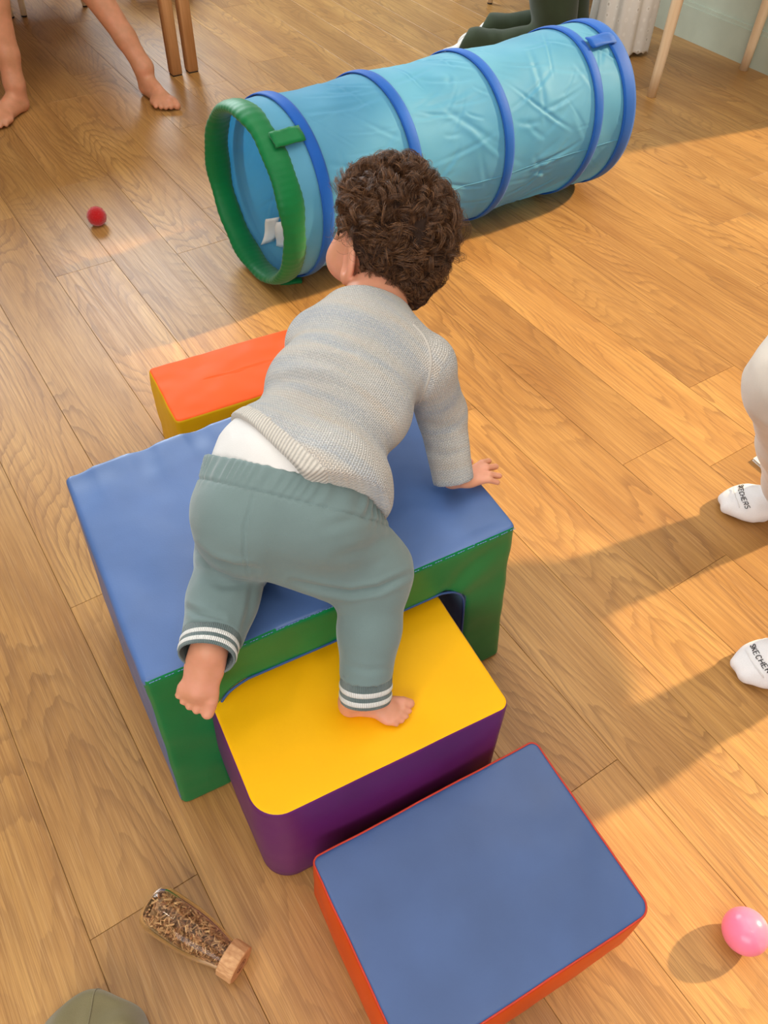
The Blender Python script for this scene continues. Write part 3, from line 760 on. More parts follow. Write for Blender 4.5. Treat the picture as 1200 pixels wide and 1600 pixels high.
    c = at(1177, 716, 0.008); d1 = unit(at(1200, 702, .008) - c); d2 = unit(at(1200, 736, .008) - c)
    root = thing('board_book', 'white flat card book on the floor behind the squatting adult', 'book', (c[0], c[1], 0))
    def slab(z0, z1, ins):
        q = [c + d1 * a + d2 * b for a, b in ((ins, ins), (0.2 - ins, ins), (0.2 - ins, 0.2 - ins), (ins, 0.2 - ins))]
        P = np.array([[x[0], x[1], z] for z in (z0, z1) for x in q]); return P, [[3, 2, 1, 0], [4, 5, 6, 7], [0, 1, 5, 4], [1, 2, 6, 5], [2, 3, 7, 6], [3, 0, 4, 7]]
    make('cover', *slab(0.0065, 0.008, 0), wh, root, flat=True); make('cover', *slab(0.0, 0.0015, 0), wh, root, flat=True); make('pages', *slab(0.0015, 0.0065, 0.002), pg, root, flat=True)

# ------------------------------------------------------------------ furniture at the edges of the room
def wood_mat(name, c0, c1, rough=0.5):
    m = NT(name); co = m.coord(); f = m.noise(m.mapping(co, (40, 40, 2.5)), 1.5, 4, 0.6); g = m.noise(m.mapping(co, (160, 160, 6)), 1.5, 2)
    c = m.mix(m.ramp(f, [(0.3, (0, 0, 0, 1)), (0.7, (1, 1, 1, 1))]), c0, c1); m.base(m.mix(m.math('MULTIPLY', g, 0.25), c, scol(c0, 0.7)))
    m.set(Roughness=rough); m.bump(g, 0.08, 0.0006); return m.m
OAKF = wood_mat('warm_wood', srgb(178, 122, 72), srgb(206, 150, 98))
PALE = wood_mat('pale_birch', srgb(230, 200, 160), srgb(244, 220, 186))
FELT = plain('dark_glide', srgb(38, 34, 32), 0.9)
def oriented(P, c, ang=None):
    P = np.asarray(P, float); a = NT_ANG if ang is None else ang
    R = np.array([[math.cos(a), -math.sin(a), 0], [math.sin(a), math.cos(a), 0], [0, 0, 1]]); return P @ R.T + np.asarray(c)
def round_leg(root, base, top, r0, r1, mat, name='leg', glide=True):
    base = np.array(base, float); top = np.array(top, float); d = top - base; z0 = 0.006 if glide else 0.0
    q = [base + d * t for t in np.linspace(0, 1, 6)]; q[0] = base + V3(0, 0, z0)
    o = make(name, *tube(q, list(np.linspace(r0, r1, 6)), 20), mat, root)
    if glide: make('glide', *tube([base + V3(0, 0, 0.0005), base + V3(0, 0, z0)], [r0 * 0.95, r0], 16), FELT, o, origin=np.array(root.location))
    return o
def child_chair(label, legp, back_t, seat_h=0.26, sp=0.29, dp=0.28, group=None):
    """legp = one front leg's foot; the chair runs along NN and back along -TT"""
    legp = np.array([legp[0], legp[1], 0.0]); root = thing('child_chair', label, 'chair', legp, group)
    c = [legp, legp + NN * sp, legp + NN * sp - TT * dp, legp - TT * dp]; mid = sum(c) / 4
    for p in c: round_leg(root, p, p + (mid - p) * 0.12 + V3(0, 0, seat_h), 0.013, 0.017, PALE)
    P, F = box((-dp / 2 - 0.02, -sp / 2 - 0.02, seat_h), (dp / 2 + 0.02, sp / 2 + 0.02, seat_h + 0.018), 0.006)
    make('seat', oriented(P, mid), F, PALE, root)
    for s in (-1, 1):
        p = mid - TT * dp / 2 + NN * s * sp * 0.4 + V3(0, 0, seat_h + 0.018); make('back_post', *tube([p, p + V3(0, 0, 0.22) - TT * 0.04], 0.012, 14), PALE, root)
    P, F = box((-0.008, -sp / 2, 0.0), (0.008, sp / 2, 0.11), 0.005)
    make('backrest', oriented(P, mid - TT * (dp / 2 + 0.035) + V3(0, 0, seat_h + 0.15)), F, PALE, root)
    return root

def build_furniture():
    # table with paired square legs at the corner
    t1 = V3(-0.945, 3.515, 0); Hh = 0.58; root = thing('wooden_table', 'wooden table on paired square legs beside the bare feet', 'table', t1)
    tn, tl, gp = 0.93, 1.7, 0.072; k = 0.022
    for n0 in (0.0, -tn + gp):
        for t0 in (0.0, -tl + 0.05):
            for g in (0, gp):
                c = t1 + NN * (n0 + g) + TT * t0; P, F = box((-k, -k, 0.004), (k, k, Hh), 0.003); o = make('leg', oriented(P, c), F, OAKF, root)
                P, F = box((-k * .9, -k * .9, 0.0), (k * .9, k * .9, 0.004)); make('glide', oriented(P, c), F, FELT, o, origin=t1)
    mid = t1 + NN * (-tn / 2 + gp) - TT * (tl / 2 - 0.02)
    P, F = box((-tl / 2 - 0.03, -tn / 2 - 0.03, Hh), (tl / 2 + 0.03, tn / 2 + 0.03, Hh + 0.03), 0.005); make('tabletop', oriented(P, mid), F, OAKF, root)
    P, F = box((-tl / 2 + .03, -tn / 2 + .03, Hh - 0.03), (tl / 2 - .03, tn / 2 - .03, Hh), 0.003); make('apron', oriented(P, mid), F, OAKF, root)
    g = 'child chairs at the far edge'
    child_chair('pale round-legged chair in the shade, its leg left of the adult calf', (-1.767, 4.097), 0, group=g)
    child_chair('pale round-legged chair at the far left edge behind the bare calf', (-1.818 - 0.29 * NN[0], 4.074 - 0.29 * NN[1]), 0, group=g)
    child_chair('pale round-legged chair behind the square table legs', (-1.336, 4.40), 0, group=g)
    child_chair('wooden chair behind the kneeling adult in green trousers', (0.417, 4.554), 0, group=g)
    # narrow pale bench standing out from the wall on round legs
    l1 = V3(1.032, 3.505, 0); root = thing('narrow_bench', 'narrow pale wooden bench on round legs, reaching the sage wall', 'bench', l1); Hh = 0.52
    for p in (l1, l1 + NN * 0.575): round_leg(root, p, p + V3(0.004, 0.004, Hh), 0.0185, 0.024, PALE, glide=False)
    mid = l1 + NN * 0.27
    P, F = box((-0.10, -0.325, Hh), (0.10, 0.335, Hh + 0.025), 0.006); make('seat', oriented(P, mid), F, PALE, root)
    P, F = box((-0.015, -0.29, Hh - 0.05), (0.015, 0.30, Hh), 0.004); make('rail', oriented(P, mid), F, PALE, root)

# ------------------------------------------------------------------ building blocks of bodies
def foot_frame(heel, toe, up):
    x = unit(np.array(toe, float) - heel); z = unit(np.array(up, float) - x * (x @ up)); y = np.cross(z, x); return x, y, z
def add_foot(f, heel, toe, up, side, L, k=None, chub=1.0, ankle=None, shin_r=None, toes=True, curl=0.0, plump=False):
    """heel = point on the sole under the heel; side=+1: little toe on the +y (left) of the foot frame"""
    heel = np.array(heel, float); x, y, z = foot_frame(heel, toe, up); y = y * side; k = L * 0.10 if k is None else k
    W = lambda a, b, c: heel + (x * a + y * b + z * c) * L
    c_ = chub
    A = np.stack([x, y, z])
    f.ell(W(.13, 0, .125), np.array((.135, .125 * c_, .13)) * L, A, k)
    f.cap(W(.16, .01, .13), W(.62, .02, .095), .115 * L * c_, .10 * L * c_, k)
    f.cap(W(.14, 0, .27), W(.60, -.03, .14), .125 * L * c_, .095 * L * c_, k)
    f.ell(W(.66, .015, .09), np.array((.17, .195 * c_, .092)) * L, A, k)
    if plump: f.ell(W(.34, 0.005, .115), np.array((.36, .185 * c_, .10)) * L, A, k)
    if toes:
        for (a0, b0, a1, b1, r0, r1) in ((.74, -.12, .93, -.115, .068, .062), (.77, -.03, .92, -.012, .045, .041), (.75, .045, .885, .06, .043, .039), (.72, .105, .835, .122, .04, .037), (.67, .155, .765, .175, .039, .036)):
            m = ((a0 + a1) / 2, (b0 + b1) / 2)
            f.cap(W(a0, b0 * c_, .085), W(m[0], m[1] * c_, .085 + .012), r0 * L * c_, (r0 + r1) / 2 * L * c_, k * .35)
            f.cap(W(m[0], m[1] * c_, .097), W(a1, b1 * c_, .062 - curl), (r0 + r1) / 2 * L * c_, r1 * L * c_, k * .12)
    else:
        f.ell(W(.78, -.005, .085), np.array((.195, .185, .085)) * L, A, k)
    if ankle is not None: f.cap(W(.15, 0, .27), ankle, .125 * L * c_, shin_r, k)
    return W
def add_hand(f, wrist, d, up, side, L, spread=0.10, drape=0.0, chub=1.0, k=None, angs=None):
    """palm-down hand; side=+1: thumb on the +y side of the hand frame"""
    wrist = np.array(wrist, float); x = unit(d); z = unit(np.array(up, float) - x * (x @ np.array(up, float))); y = np.cross(z, x) * side; k = L * 0.06 if k is None else k
    W = lambda a, b, c: wrist + (x * a + y * b + z * c) * L
    A = np.stack([x, y, z]); c_ = chub
    f.ell(W(.27, 0, 0), np.array((.30, .215 * c_, .11 * c_)) * L, A, k)
    angs = angs or (.20, .06, -.08, -.24)
    for i, (b, ln, r) in enumerate(((.15, .40, .062), (.055, .45, .064), (-.045, .41, .061), (-.14, .32, .055))):
        p = W(.46, b, .02); an = angs[i]; dv = (x * math.cos(an) + y * math.sin(an))
        q = p + (dv * ln * .5 + z * .03) * L; e = q + (dv * ln * .5 - z * (.06 + drape)) * L
        f.cap(p, q, r * L * c_, r * .95 * L * c_, k); f.cap(q, e, r * .95 * L * c_, r * .8 * L * c_, k * .3)
    p = W(.12, .15, -.02); q = W(.32, .33, -.03); e = W(.50, .38, -.04)
    f.cap(p, q, .085 * L * c_, .07 * L * c_, k); f.cap(q, e, .07 * L * c_, .058 * L * c_, k * .3)
def crease(P, N, lines, front_only=True):
    """press creases (given where they lie in the photograph) into the cloth surface, along its normals"""
    px = project(P); view = unit_rows(P - [0, 0, CAMH]); face = -(view * N).sum(1)
    w = np.zeros(len(P))
    for pts, width, depth in lines:
        pts = np.array(pts, float); best = np.full(len(P), 1e9); arc = np.zeros(len(P)); seg = np.hypot(*(pts[1:] - pts[:-1]).T); cum = np.concatenate([[0], np.cumsum(seg)])
        for i, (a, b) in enumerate(zip(pts[:-1], pts[1:])):
            v = b - a; t = np.clip(((px - a) @ v) / (v @ v), 0, 1); dd = np.hypot(*(px - a - t[:, None] * v).T)
            arc = np.where(dd < best, (cum[i] + t * seg[i]) / cum[-1], arc); best = np.minimum(best, dd)
        q = best / width; w += np.sqrt(np.clip(np.sin(np.pi * (0.04 + 0.92 * arc)), 0, 1)) * (-depth * np.exp(-q * q) + 0.45 * depth * np.exp(-(q - 2.0) ** 2))
    return P + N * (w * np.clip((face - 0.05) * 4, 0, 1))[:, None]
def unit_rows(A): return A / (np.linalg.norm(A, axis=1)[:, None] + 1e-12)

# ------------------------------------------------------------------ the adults at the edges
SKIN_A = skin('tan_skin', srgb(196, 136, 100), srgb(214, 146, 112))
def build_adults():
    # --- barefoot adult, upper left
    toe1 = at(270, 176, 0.0); heel1 = at(205, 128, 0.0); heel2 = at(44, 168, 0.0); toe2 = at(-40, 222, 0.0)
    heel1 = toe1 + unit(heel1 - toe1) * 0.235; toe2 = heel2 + unit(toe2 - heel2) * 0.24
    ank1 = heel1 + unit(toe1 - heel1) * 0.035 + V3(0, 0, 0.10); ank2 = heel2 + unit(toe2 - heel2) * 0.035 + V3(0, 0, 0.10)
    kn1 = V3(-1.235, 3.40, 0.485); kn2 = V3(-1.455, 3.19, 0.475); hp1 = V3(-1.62, 3.17, 0.50); hp2 = V3(-1.74, 3.00, 0.50)
    root = thing('person', 'barefoot seated adult whose bare calves show at the upper left', 'person', ((heel1 + heel2) / 2) * [1, 1, 0])
    f = Field((-2.0, 2.6, -0.01), (-0.75, 3.7, 1.05), 0.0045)
    for h, t, a, kn, hp, sd in ((heel1, toe1, ank1, kn1, hp1, -1), (heel2, toe2, ank2, kn2, hp2, 1)):
        add_foot(f, h, t, (0, 0, 1), sd, 0.24, ankle=a, shin_r=0.036, k=0.014)
        cf = a + (kn - a) * 0.68; back = -unit(np.cross(np.cross(kn - a, hp - kn), kn - a)) * -1
        f.chain([a, a + (kn - a) * 0.25, cf + back * 0.012, kn], [0.036, 0.040, 0.056, 0.055], 0.02); f.chain([kn, hp], [0.06, 0.085], 0.03)
    pel = (hp1 + hp2) / 2; f.ell(pel + V3(-0.03, 0.0, 0.03), (0.15, 0.17, 0.12), None, 0.05); f.chain([pel + V3(-.04, 0, .05), pel + V3(-0.05, 0, .45)], [0.13, 0.15], 0.05)
    P, F = f.mesh(); P = smooth(P, F, 2); make('body', P, F, SKIN_A, root)
    nail = plain('pale_nail', srgb(240, 214, 200), 0.3)
    f = Field((-2.0, 2.6, 0.30), (-1.2, 3.6, 1.10), 0.009)
    for kn, hp in ((kn1, hp1), (kn2, hp2)): f.chain([kn + (hp - kn) * 0.35, hp], [0.085, 0.10], 0.03)
    f.ell(pel + V3(-0.03, 0.0, 0.03), (0.165, 0.185, 0.135), None, 0.05); f.chain([pel + V3(-.04, 0, .05), pel + V3(-0.05, 0, .45)], [0.145, 0.165], 0.05)
    P, F = f.mesh(); make('dress', smooth(P, F, 2), F, fabric('dark_dress', srgb(60, 62, 70)), root)
    s = thing('wooden_stool', 'wooden stool under the seated barefoot adult', 'stool', pel * [1, 1, 0] + V3(-0.03, 0, 0))
    sc = np.array(s.location)
    make('seat', *lathe([(0.36, 0), (0.36, 0.15), (0.365, 0.16), (0.382, 0.16), (0.386, 0.15), (0.386, 0)], sc, (0, 0, 1), 36), PALE, s)
    for a in (0.5, 2.07, 3.64, 5.21): round_leg(s, sc + V3(.15 * math.cos(a), .15 * math.sin(a), 0), sc + V3(.11 * math.cos(a), .11 * math.sin(a), .36), 0.014, 0.017, PALE)

    # --- squatting adult in cream trousers and white socks, right edge
    ws = NT('white_sock_knit'); co = ws.coord(); kn_ = ws.noise(co, 900, 2); ws.base(ws.mix(kn_, srgb(238, 236, 236), srgb(214, 212, 214))); ws.set(Roughness=0.95, Specular_IOR_Level=0.15, Sheen_Weight=0.3); ws.bump(kn_, 0.35, 0.0012); ws = ws.m
    cream = fabric('cream_fleece', srgb(214, 203, 190), 800, 0.05, 0.95, 0.2, 0.3)
    dark = plain('black_print', srgb(44, 42, 44), 0.85)
    toe1 = at(1120, 793, 0.0); dir1 = unit(V3(-1.0, 0.03, 0)); heel1 = toe1 - dir1 * 0.235
    toe2 = at(1145, 1058, 0.0); dir2 = unit(V3(-0.97, -0.30, 0)); heel2 = toe2 - dir2 * 0.235
    ank1 = heel1 + dir1 * 0.035 + V3(0, 0, 0.10); ank2 = heel2 + dir2 * 0.035 + V3(0, 0, 0.10)
    kn1 = at(1247, 600, 0.475); kn2 = V3(0.80, 0.74, 0.44); hp1 = V3(1.06, 1.28, 0.52); hp2 = V3(1.10, 1.06, 0.52)
    root = thing('person', 'adult in cream trousers and white socks crouching at the right edge', 'person', ((heel1 + heel2) / 2) * [1, 1, 0])
    lo, hi = (0.5, 0.45, -0.01), (1.45, 1.62, 1.42)
    f = Field(lo, hi, 0.0065)
    for h, t, a, kn, hp, sd in ((heel1, toe1, ank1, kn1, hp1, -1), (heel2, toe2, ank2, kn2, hp2, 1)):
        add_foot(f, h, t, (0, 0, 1), sd, 0.235, ankle=a, shin_r=0.034, toes=False); f.chain([a, kn], [0.036, 0.05], 0.02); f.chain([kn, kn + (hp - kn) * .45 + (V3(-.02, .09, .05) if sd < 0 else 0), hp], [0.055, 0.07, 0.08], 0.03)
    pel = (hp1 + hp2) / 2; f.ell(pel + V3(0, 0, 0.02), (0.13, 0.16, 0.11), None, 0.05); f.chain([pel + V3(0, 0, .05), pel + V3(-0.10, 0, .46)], [0.11, 0.12], 0.05)
    hd = pel + V3(-0.17, 0, 0.70); sho = [pel + V3(-0.11, s * .165, .47) for s in (1, -1)]; wri = [kn1 + V3(0.21, 0.06, 0.145), kn2 + V3(0.16, 0.12, 0.135)]; elb = [(s + w) / 2 + V3(0.10, q * .05, -.06) for s, w, q in zip(sho, wri, (1, -1))]
    f.cap(pel + V3(-.10, 0, .46), hd - V3(0, 0, .06), .055, .052, .03)
    add_head(f, hd, V3(0, 1, 0), unit(V3(-1, 0, -.15)), unit(V3(-.15, 0, 1)), 1.22)
    for s, e, w, q in zip(sho, elb, wri, (1, -1)):
        f.cap(pel + V3(-.10, 0, .44), s, .08, .055, .04); f.chain([s, e, w], [.050, .042, .029], .02); add_hand(f, w, (-0.9, 0, -0.42), (-.3, 0, 1), -q, 0.165, k=.012)
    P, F = f.mesh(); make('body', smooth(P, F, 2), F, SKIN_A, root)
    fh = Field(hd - .2, hd + .2, .006); Hq = np.stack([V3(0, 1, 0), unit(V3(-1, 0, -.15)), unit(V3(-.15, 0, 1))])
    fh.ell(hd + V3(.012, 0, .022), (.102, .118, .106), Hq, .01); fh.ell(hd + V3(.06, 0, -.07), (.075, .06, .07), Hq, .03); fh.ell(hd + V3(-.13, 0, -.03), (.11, .10, .10), Hq, .012, 's')
    P, F = fh.mesh(); N = vnormals(P, F); make('hair', P + N * (.006 * perlin(P * [1, 1, .3], 60, 2))[:, None], F, plain('dark_hair', srgb(58, 42, 32), .6, .25, 60), root)
    for h, t, dr, a, sd in ((heel1, toe1, dir1, ank1, -1), (heel2, toe2, dir2, ank2, 1)):
        c = (h + t) / 2
        f = Field(c - [.22, .22, .03], c + [.22, .22, .22], 0.004)
        W = add_foot(f, h - dr * 0.006, t, (0, 0, 1), sd, 0.246, ankle=a + V3(0, 0, .02), shin_r=0.04, toes=False, chub=1.07)
        for b in (-.07, .05): f.cap(W(.9, b, .075), W(.94, b, .07), .012, .010, .012)
        P, F = f.mesh(); P = smooth(P, F, 2)
        N = vnormals(P, F); q = (P - h) @ dr; P = P + N * (0.0022 * np.sin(q * 230 + 2.5 * perlin(P, 30)) * np.exp(-((q - 0.10) / 0.05) ** 2) + 0.0014 * perlin(P, 55, 7))[:, None]
        P[:, 2] = np.maximum(P[:, 2], 0.0008)
        so = make('sock', P, F, ws, root)
        # toe seam
        z = V3(0, 0, 1); y = np.cross(z, dr)
        pts = []
        for b in np.linspace(-0.031, 0.031, 15):
            c2 = t - dr * (0.026 + 5 * b * b) + y * b; m = np.hypot(*(P - c2)[:, :2].T) < 0.006
            if m.any(): pts.append(V3(c2[0], c2[1], P[m][:, 2].max() + 0.0002))
        if len(pts) > 2: make('toe_seam', *tube(pts, 0.0011, 5), ws, so, origin=np.array(root.location))
        # lettering across the toes
        sock_text(so, root, P, F, t, dr, y, dark)
    f = Field(lo, hi, 0.0065)
    f.chain([ank1 + dir1 * 0.050 + V3(0, 0, -0.04), ank1 + dir1 * 0.02 + (kn1 - ank1) * 0.5, kn1], [0.066, 0.078, 0.084], 0.03); f.chain([kn1, kn1 + (hp1 - kn1) * .45 + V3(-.02, .09, .05), hp1], [0.084, 0.105, 0.118], 0.03)
    f.chain([ank2 + (kn2 - ank2) * -0.02, ank2 + (kn2 - ank2) * 0.5, kn2], [0.062, 0.072, 0.078], 0.03); f.chain([kn2, kn2 + (hp2 - kn2) * .5, hp2], [0.080, 0.098, 0.115], 0.03)
    f.ell(pel + V3(0, 0, 0.03), (0.15, 0.185, 0.13), None, 0.05)
    f.plane(ank1 + V3(0, 0, -0.075), V3(-0.15, 0, -1), 0.0, (ank1, 0.20)); f.plane(ank2 + V3(0, 0, -0.012), -(kn2 - ank2), 0.0, (ank2, 0.10))
    P, F = f.mesh(); N = vnormals(P, F)
    P = P + N * (0.006 * perlin(P * [1, 1, 1.6], 13, 2) - 0.007 * np.abs(perlin(P * [1, 1, 2.4], 9, 6)))[:, None]
    make('trousers', smooth(P, F, 2), F, cream, root)
    f = Field((0.55, 0.55, 0.38), (1.42, 1.68, 1.30), 0.008)
    f.chain([pel + V3(0.01, 0, .10), pel + V3(-0.10, 0, .44)], [0.155, 0.15], 0.05)
    for s, e, w in zip(sho, elb, wri): f.cap(pel + V3(-.10, 0, .44), s, .10, .07, .04); f.chain([s, e, e + (w - e) * .8], [.068, .058, .046], .025)
    f.plane(pel + V3(-.10, 0, .50), V3(-.25, 0, 1), .01, (pel + V3(-.11, 0, .55), .075))
    P, F = f.mesh(); make('jumper', smooth(P, F, 2), F, fabric('oatmeal_knit', srgb(200, 190, 176)), root)

    # --- kneeling adult in dark green trousers, behind the tunnel
    dg = fabric('dark_green_corduroy', srgb(58, 68, 48), 500, 0.10, 0.95, 0.35, 0.2)
    sole = plain('white_rubber', srgb(225, 222, 215), 0.6); shoe_m = fabric('dark_green_canvas', srgb(52, 60, 46))
    an1 = at(738, 74, 0.06); kn1 = an1 + V3(0.36, -0.02, 0.005); an2 = an1 + V3(0.10, 0.20, 0.0); kn2 = kn1 + V3(0.08, 0.22, 0)
    root = thing('person', 'kneeling adult in dark green trousers behind the tunnel', 'person', an1 * [1, 1, 0])
    hp1 = kn1 + V3(-0.10, 0.05, 0.40); hp2 = kn2 + V3(-0.12, 0.0, 0.40); pel = (hp1 + hp2) / 2
    lo = np.minimum(an1, kn1) - [.35, .2, .07]; hi = kn2 + [.3, .35, .85]
    f = Field(lo, hi, 0.010)
    for a, kn, hp in ((an1, kn1, hp1), (an2, kn2, hp2)): f.chain([a, kn, hp], [.036, .05, .08], .03); add_foot(f, a + V3(0.03, 0, -0.03), a + V3(-0.2, 0.02, -0.03), V3(0.5, 0, -1), 1, .10, toes=False)
    f.chain([pel, pel + V3(0, 0, .35)], [.14, .15], .05)
    P, F = f.mesh(); P[:, 2] = np.maximum(P[:, 2], 0.003); make('body', smooth(P, F, 2), F, SKIN_A, root)
    f = Field(lo, hi, 0.0075)
    for a, kn, hp in ((an1, kn1, hp1), (an2, kn2, hp2)):
        f.ell(a + V3(0.0, 0, 0.012), (0.075, 0.075, 0.060), None, 0.03); f.chain([a + V3(0.0, 0, 0.005), kn + V3(0, 0, .02), hp], [.062, .085, .12], .03)
    f.chain([pel, pel + V3(0, 0, .12)], [.16, .16], .05)
    for a in (an1, an2): f.plane(a + V3(-0.055, 0, 0), V3(-1, 0.25, 0.35), 0.0, (a, 0.16))
    P, F = f.mesh(); N = vnormals(P, F); P = P + N * (0.008 * perlin(P, 9, 4) - 0.010 * np.abs(perlin(P * [1.5, 1, 1], 7, 8)))[:, None]; P[:, 2] = np.maximum(P[:, 2], 0.002)
    make('trousers', smooth(P, F, 2), F, dg, root)
    f = Field(pel + [-.3, -.3, .05], pel + [.3, .3, .5], .012); f.chain([pel + V3(0, 0, .16), pel + V3(0, 0, .36)], [.165, .17], .05); P, F = f.mesh(); make('jumper', P, F, fabric('grey_jersey', srgb(120, 120, 118)), root)
    for a in (an1, an2):
        f = Field(a - [.25, .12, .07], a + [.1, .12, .1], 0.005)
        add_foot(f, a + V3(-0.02, 0.01, 0.040), a + V3(-0.12, 0.03, -0.040), V3(-1, 0, -1), 1, .175, toes=False, chub=1.05, k=.02)
        P, F = f.mesh(); P[:, 2] = np.maximum(P[:, 2], 0.002); make('shoe', smooth(P, F, 2), F, sole, root)
    # --- adult in a white eyelet garment, just behind the tunnel's far end
    ey = NT('white_eyelet_cotton'); co = ey.coord('UV'); vo = ey.n('ShaderNodeTexVoronoi'); vo.inputs['Scale'].default_value = 1.0; vo.inputs['Randomness'].default_value = 0.35; ey.l(ey.mapping(co, (26, 20, 1)), vo.inputs['Vector'])
    ring = ey.ramp(vo.outputs[0], [(0.0, (0.0, 0.0, 0.0, 1)), (0.10, (0.2, 0.2, 0.2, 1)), (0.16, (1, 1, 1, 1)), (0.30, (0.7, 0.7, 0.7, 1))])
    ey.base(ey.mix(ring, srgb(204, 196, 184), srgb(250, 247, 240))); ey.set(Roughness=0.9, Specular_IOR_Level=0.2, Sheen_Weight=0.2); ey.bump(ring, 0.5, 0.002)
    c = at(963, 78, 0.0) * [1, 1, 0]
    root = thing('person', 'adult in white eyelet cotton standing behind the far end of the tunnel', 'person', c)
    nT, nZ = 180, 60; th = np.linspace(0, 2 * np.pi, nT, endpoint=False); rings, uvv = [], []
    for i in range(nZ + 1):
        q = i / nZ; z = 0.012 + q * 0.9
        r = 0.125 - 0.01 * q + 0.014 * np.sin(th * 7 + 1.0 * np.sin(th * 2) + q * 1.2) * (1 - 0.5 * q) + 0.006 * np.sin(th * 13 + 3 * q)
        zz = z + (0.008 * np.abs(np.sin(th * 14)) if i == 0 else 0)
        rings.append(np.stack([c[0] + r * np.cos(th) * 1.05, c[1] + r * np.sin(th) * 0.9, zz + 0 * th], 1))
    P, F = loft(rings); j = F % nT; i_ = F // nT
    uv = np.stack([np.where((j == 0) & (j.max(1) == nT - 1)[:, None], nT, j) / nT, i_ / nZ], -1)
    o = make('skirt', P, F, ey.m, root, uv=uv.reshape(-1, 2)); md = o.modifiers.new('t', 'SOLIDIFY'); md.thickness = 0.002
    f = Field(c - [.25, .3, .0], c + [.25, .25, 1.3], .01)
    for s in (-1, 1):
        h = c + V3(s * .040, .11, 0); add_foot(f, h, h + V3(0.01 * s, -.1, 0), (0, 0, 1), s, .165, ankle=h + V3(0, 0, .1), shin_r=.033); f.chain([h + V3(0, 0, .1), h + V3(0, 0, .45), h + V3(0, 0, .85)], [.034, .05, .075], .02)
    f.chain([c + V3(0, 0, .9), c + V3(0, 0, 1.2)], [.10, .11], .04)
    P, F = f.mesh(); P[:, 2] = np.maximum(P[:, 2], 0.001); make('body', smooth(P, F, 2), F, SKIN_A, root)
    make('shirt', *tube([c + V3(0, 0, z) for z in (.85, .95, 1.1, 1.22)], [.125, .12, .13, .10], 40), fabric('white_cotton', srgb(225, 222, 216)), root)

# brand lettering: simple stroke letters laid on the sock surface
STROKES = {'S': [[(1, .85), (.75, 1), (.25, 1), (0, .8), (.2, .58), (.8, .45), (1, .22), (.75, 0), (.25, 0), (0, .15)]], 'K': [[(0, 0), (0, 1)], [(1, 1), (0, .42)], [(.35, .6), (1, 0)]],
           'E': [[(1, 1), (0, 1), (0, 0), (1, 0)], [(0, .5), (.8, .5)]], 'C': [[(1, .82), (.7, 1), (.3, 1), (0, .7), (0, .3), (.3, 0), (.7, 0), (1, .18)]], 'H': [[(0, 0), (0, 1)], [(1, 0), (1, 1)], [(0, .5), (1, .5)]],
           'R': [[(0, 0), (0, 1), (.75, 1), (1, .8), (1, .65), (.75, .5), (0, .5)], [(.5, .5), (1, 0)]]}
def sock_text(so, root, P, F, toe, dr, y, mat):
    """the word runs across the foot just behind the toes"""
    word = 'SKECHERS'; h, w, gap = 0.0095, 0.0068, 0.0034; tot = len(word) * (w + gap); parts = []
    N = vnormals(P, F); up = N[:, 2] > 0.12; Q = P[up]
    for i, ch in enumerate(word):
        for st in STROKES[ch]:
            pts = []
            for (a, b), (a2, b2) in zip(st[:-1], st[1:]):
                for t in np.linspace(0, 1, 3): pts.append((a + (a2 - a) * t, b + (b2 - b) * t))
            p3 = []
            for a, b in pts:
                s = i * (w + gap) + a * w - tot / 2            # arc length across the foot
                ang = s / 0.050; c = toe - dr * (0.036 + b * h + 5.0 * s * s) + y * (0.050 * math.sin(ang) * TEXT_SIGN)
                d2 = (Q[:, 0] - c[0]) ** 2 + (Q[:, 1] - c[1]) ** 2; jj = np.argsort(d2)[:4]
                p3.append(V3(c[0], c[1], Q[jj, 2].max() + 0.0003))
            parts.append(tube(p3, 0.0008, 4))
    make('lettering', *merge(*parts), mat, so, origin=np.array(root.location))
TEXT_SIGN = 1.0

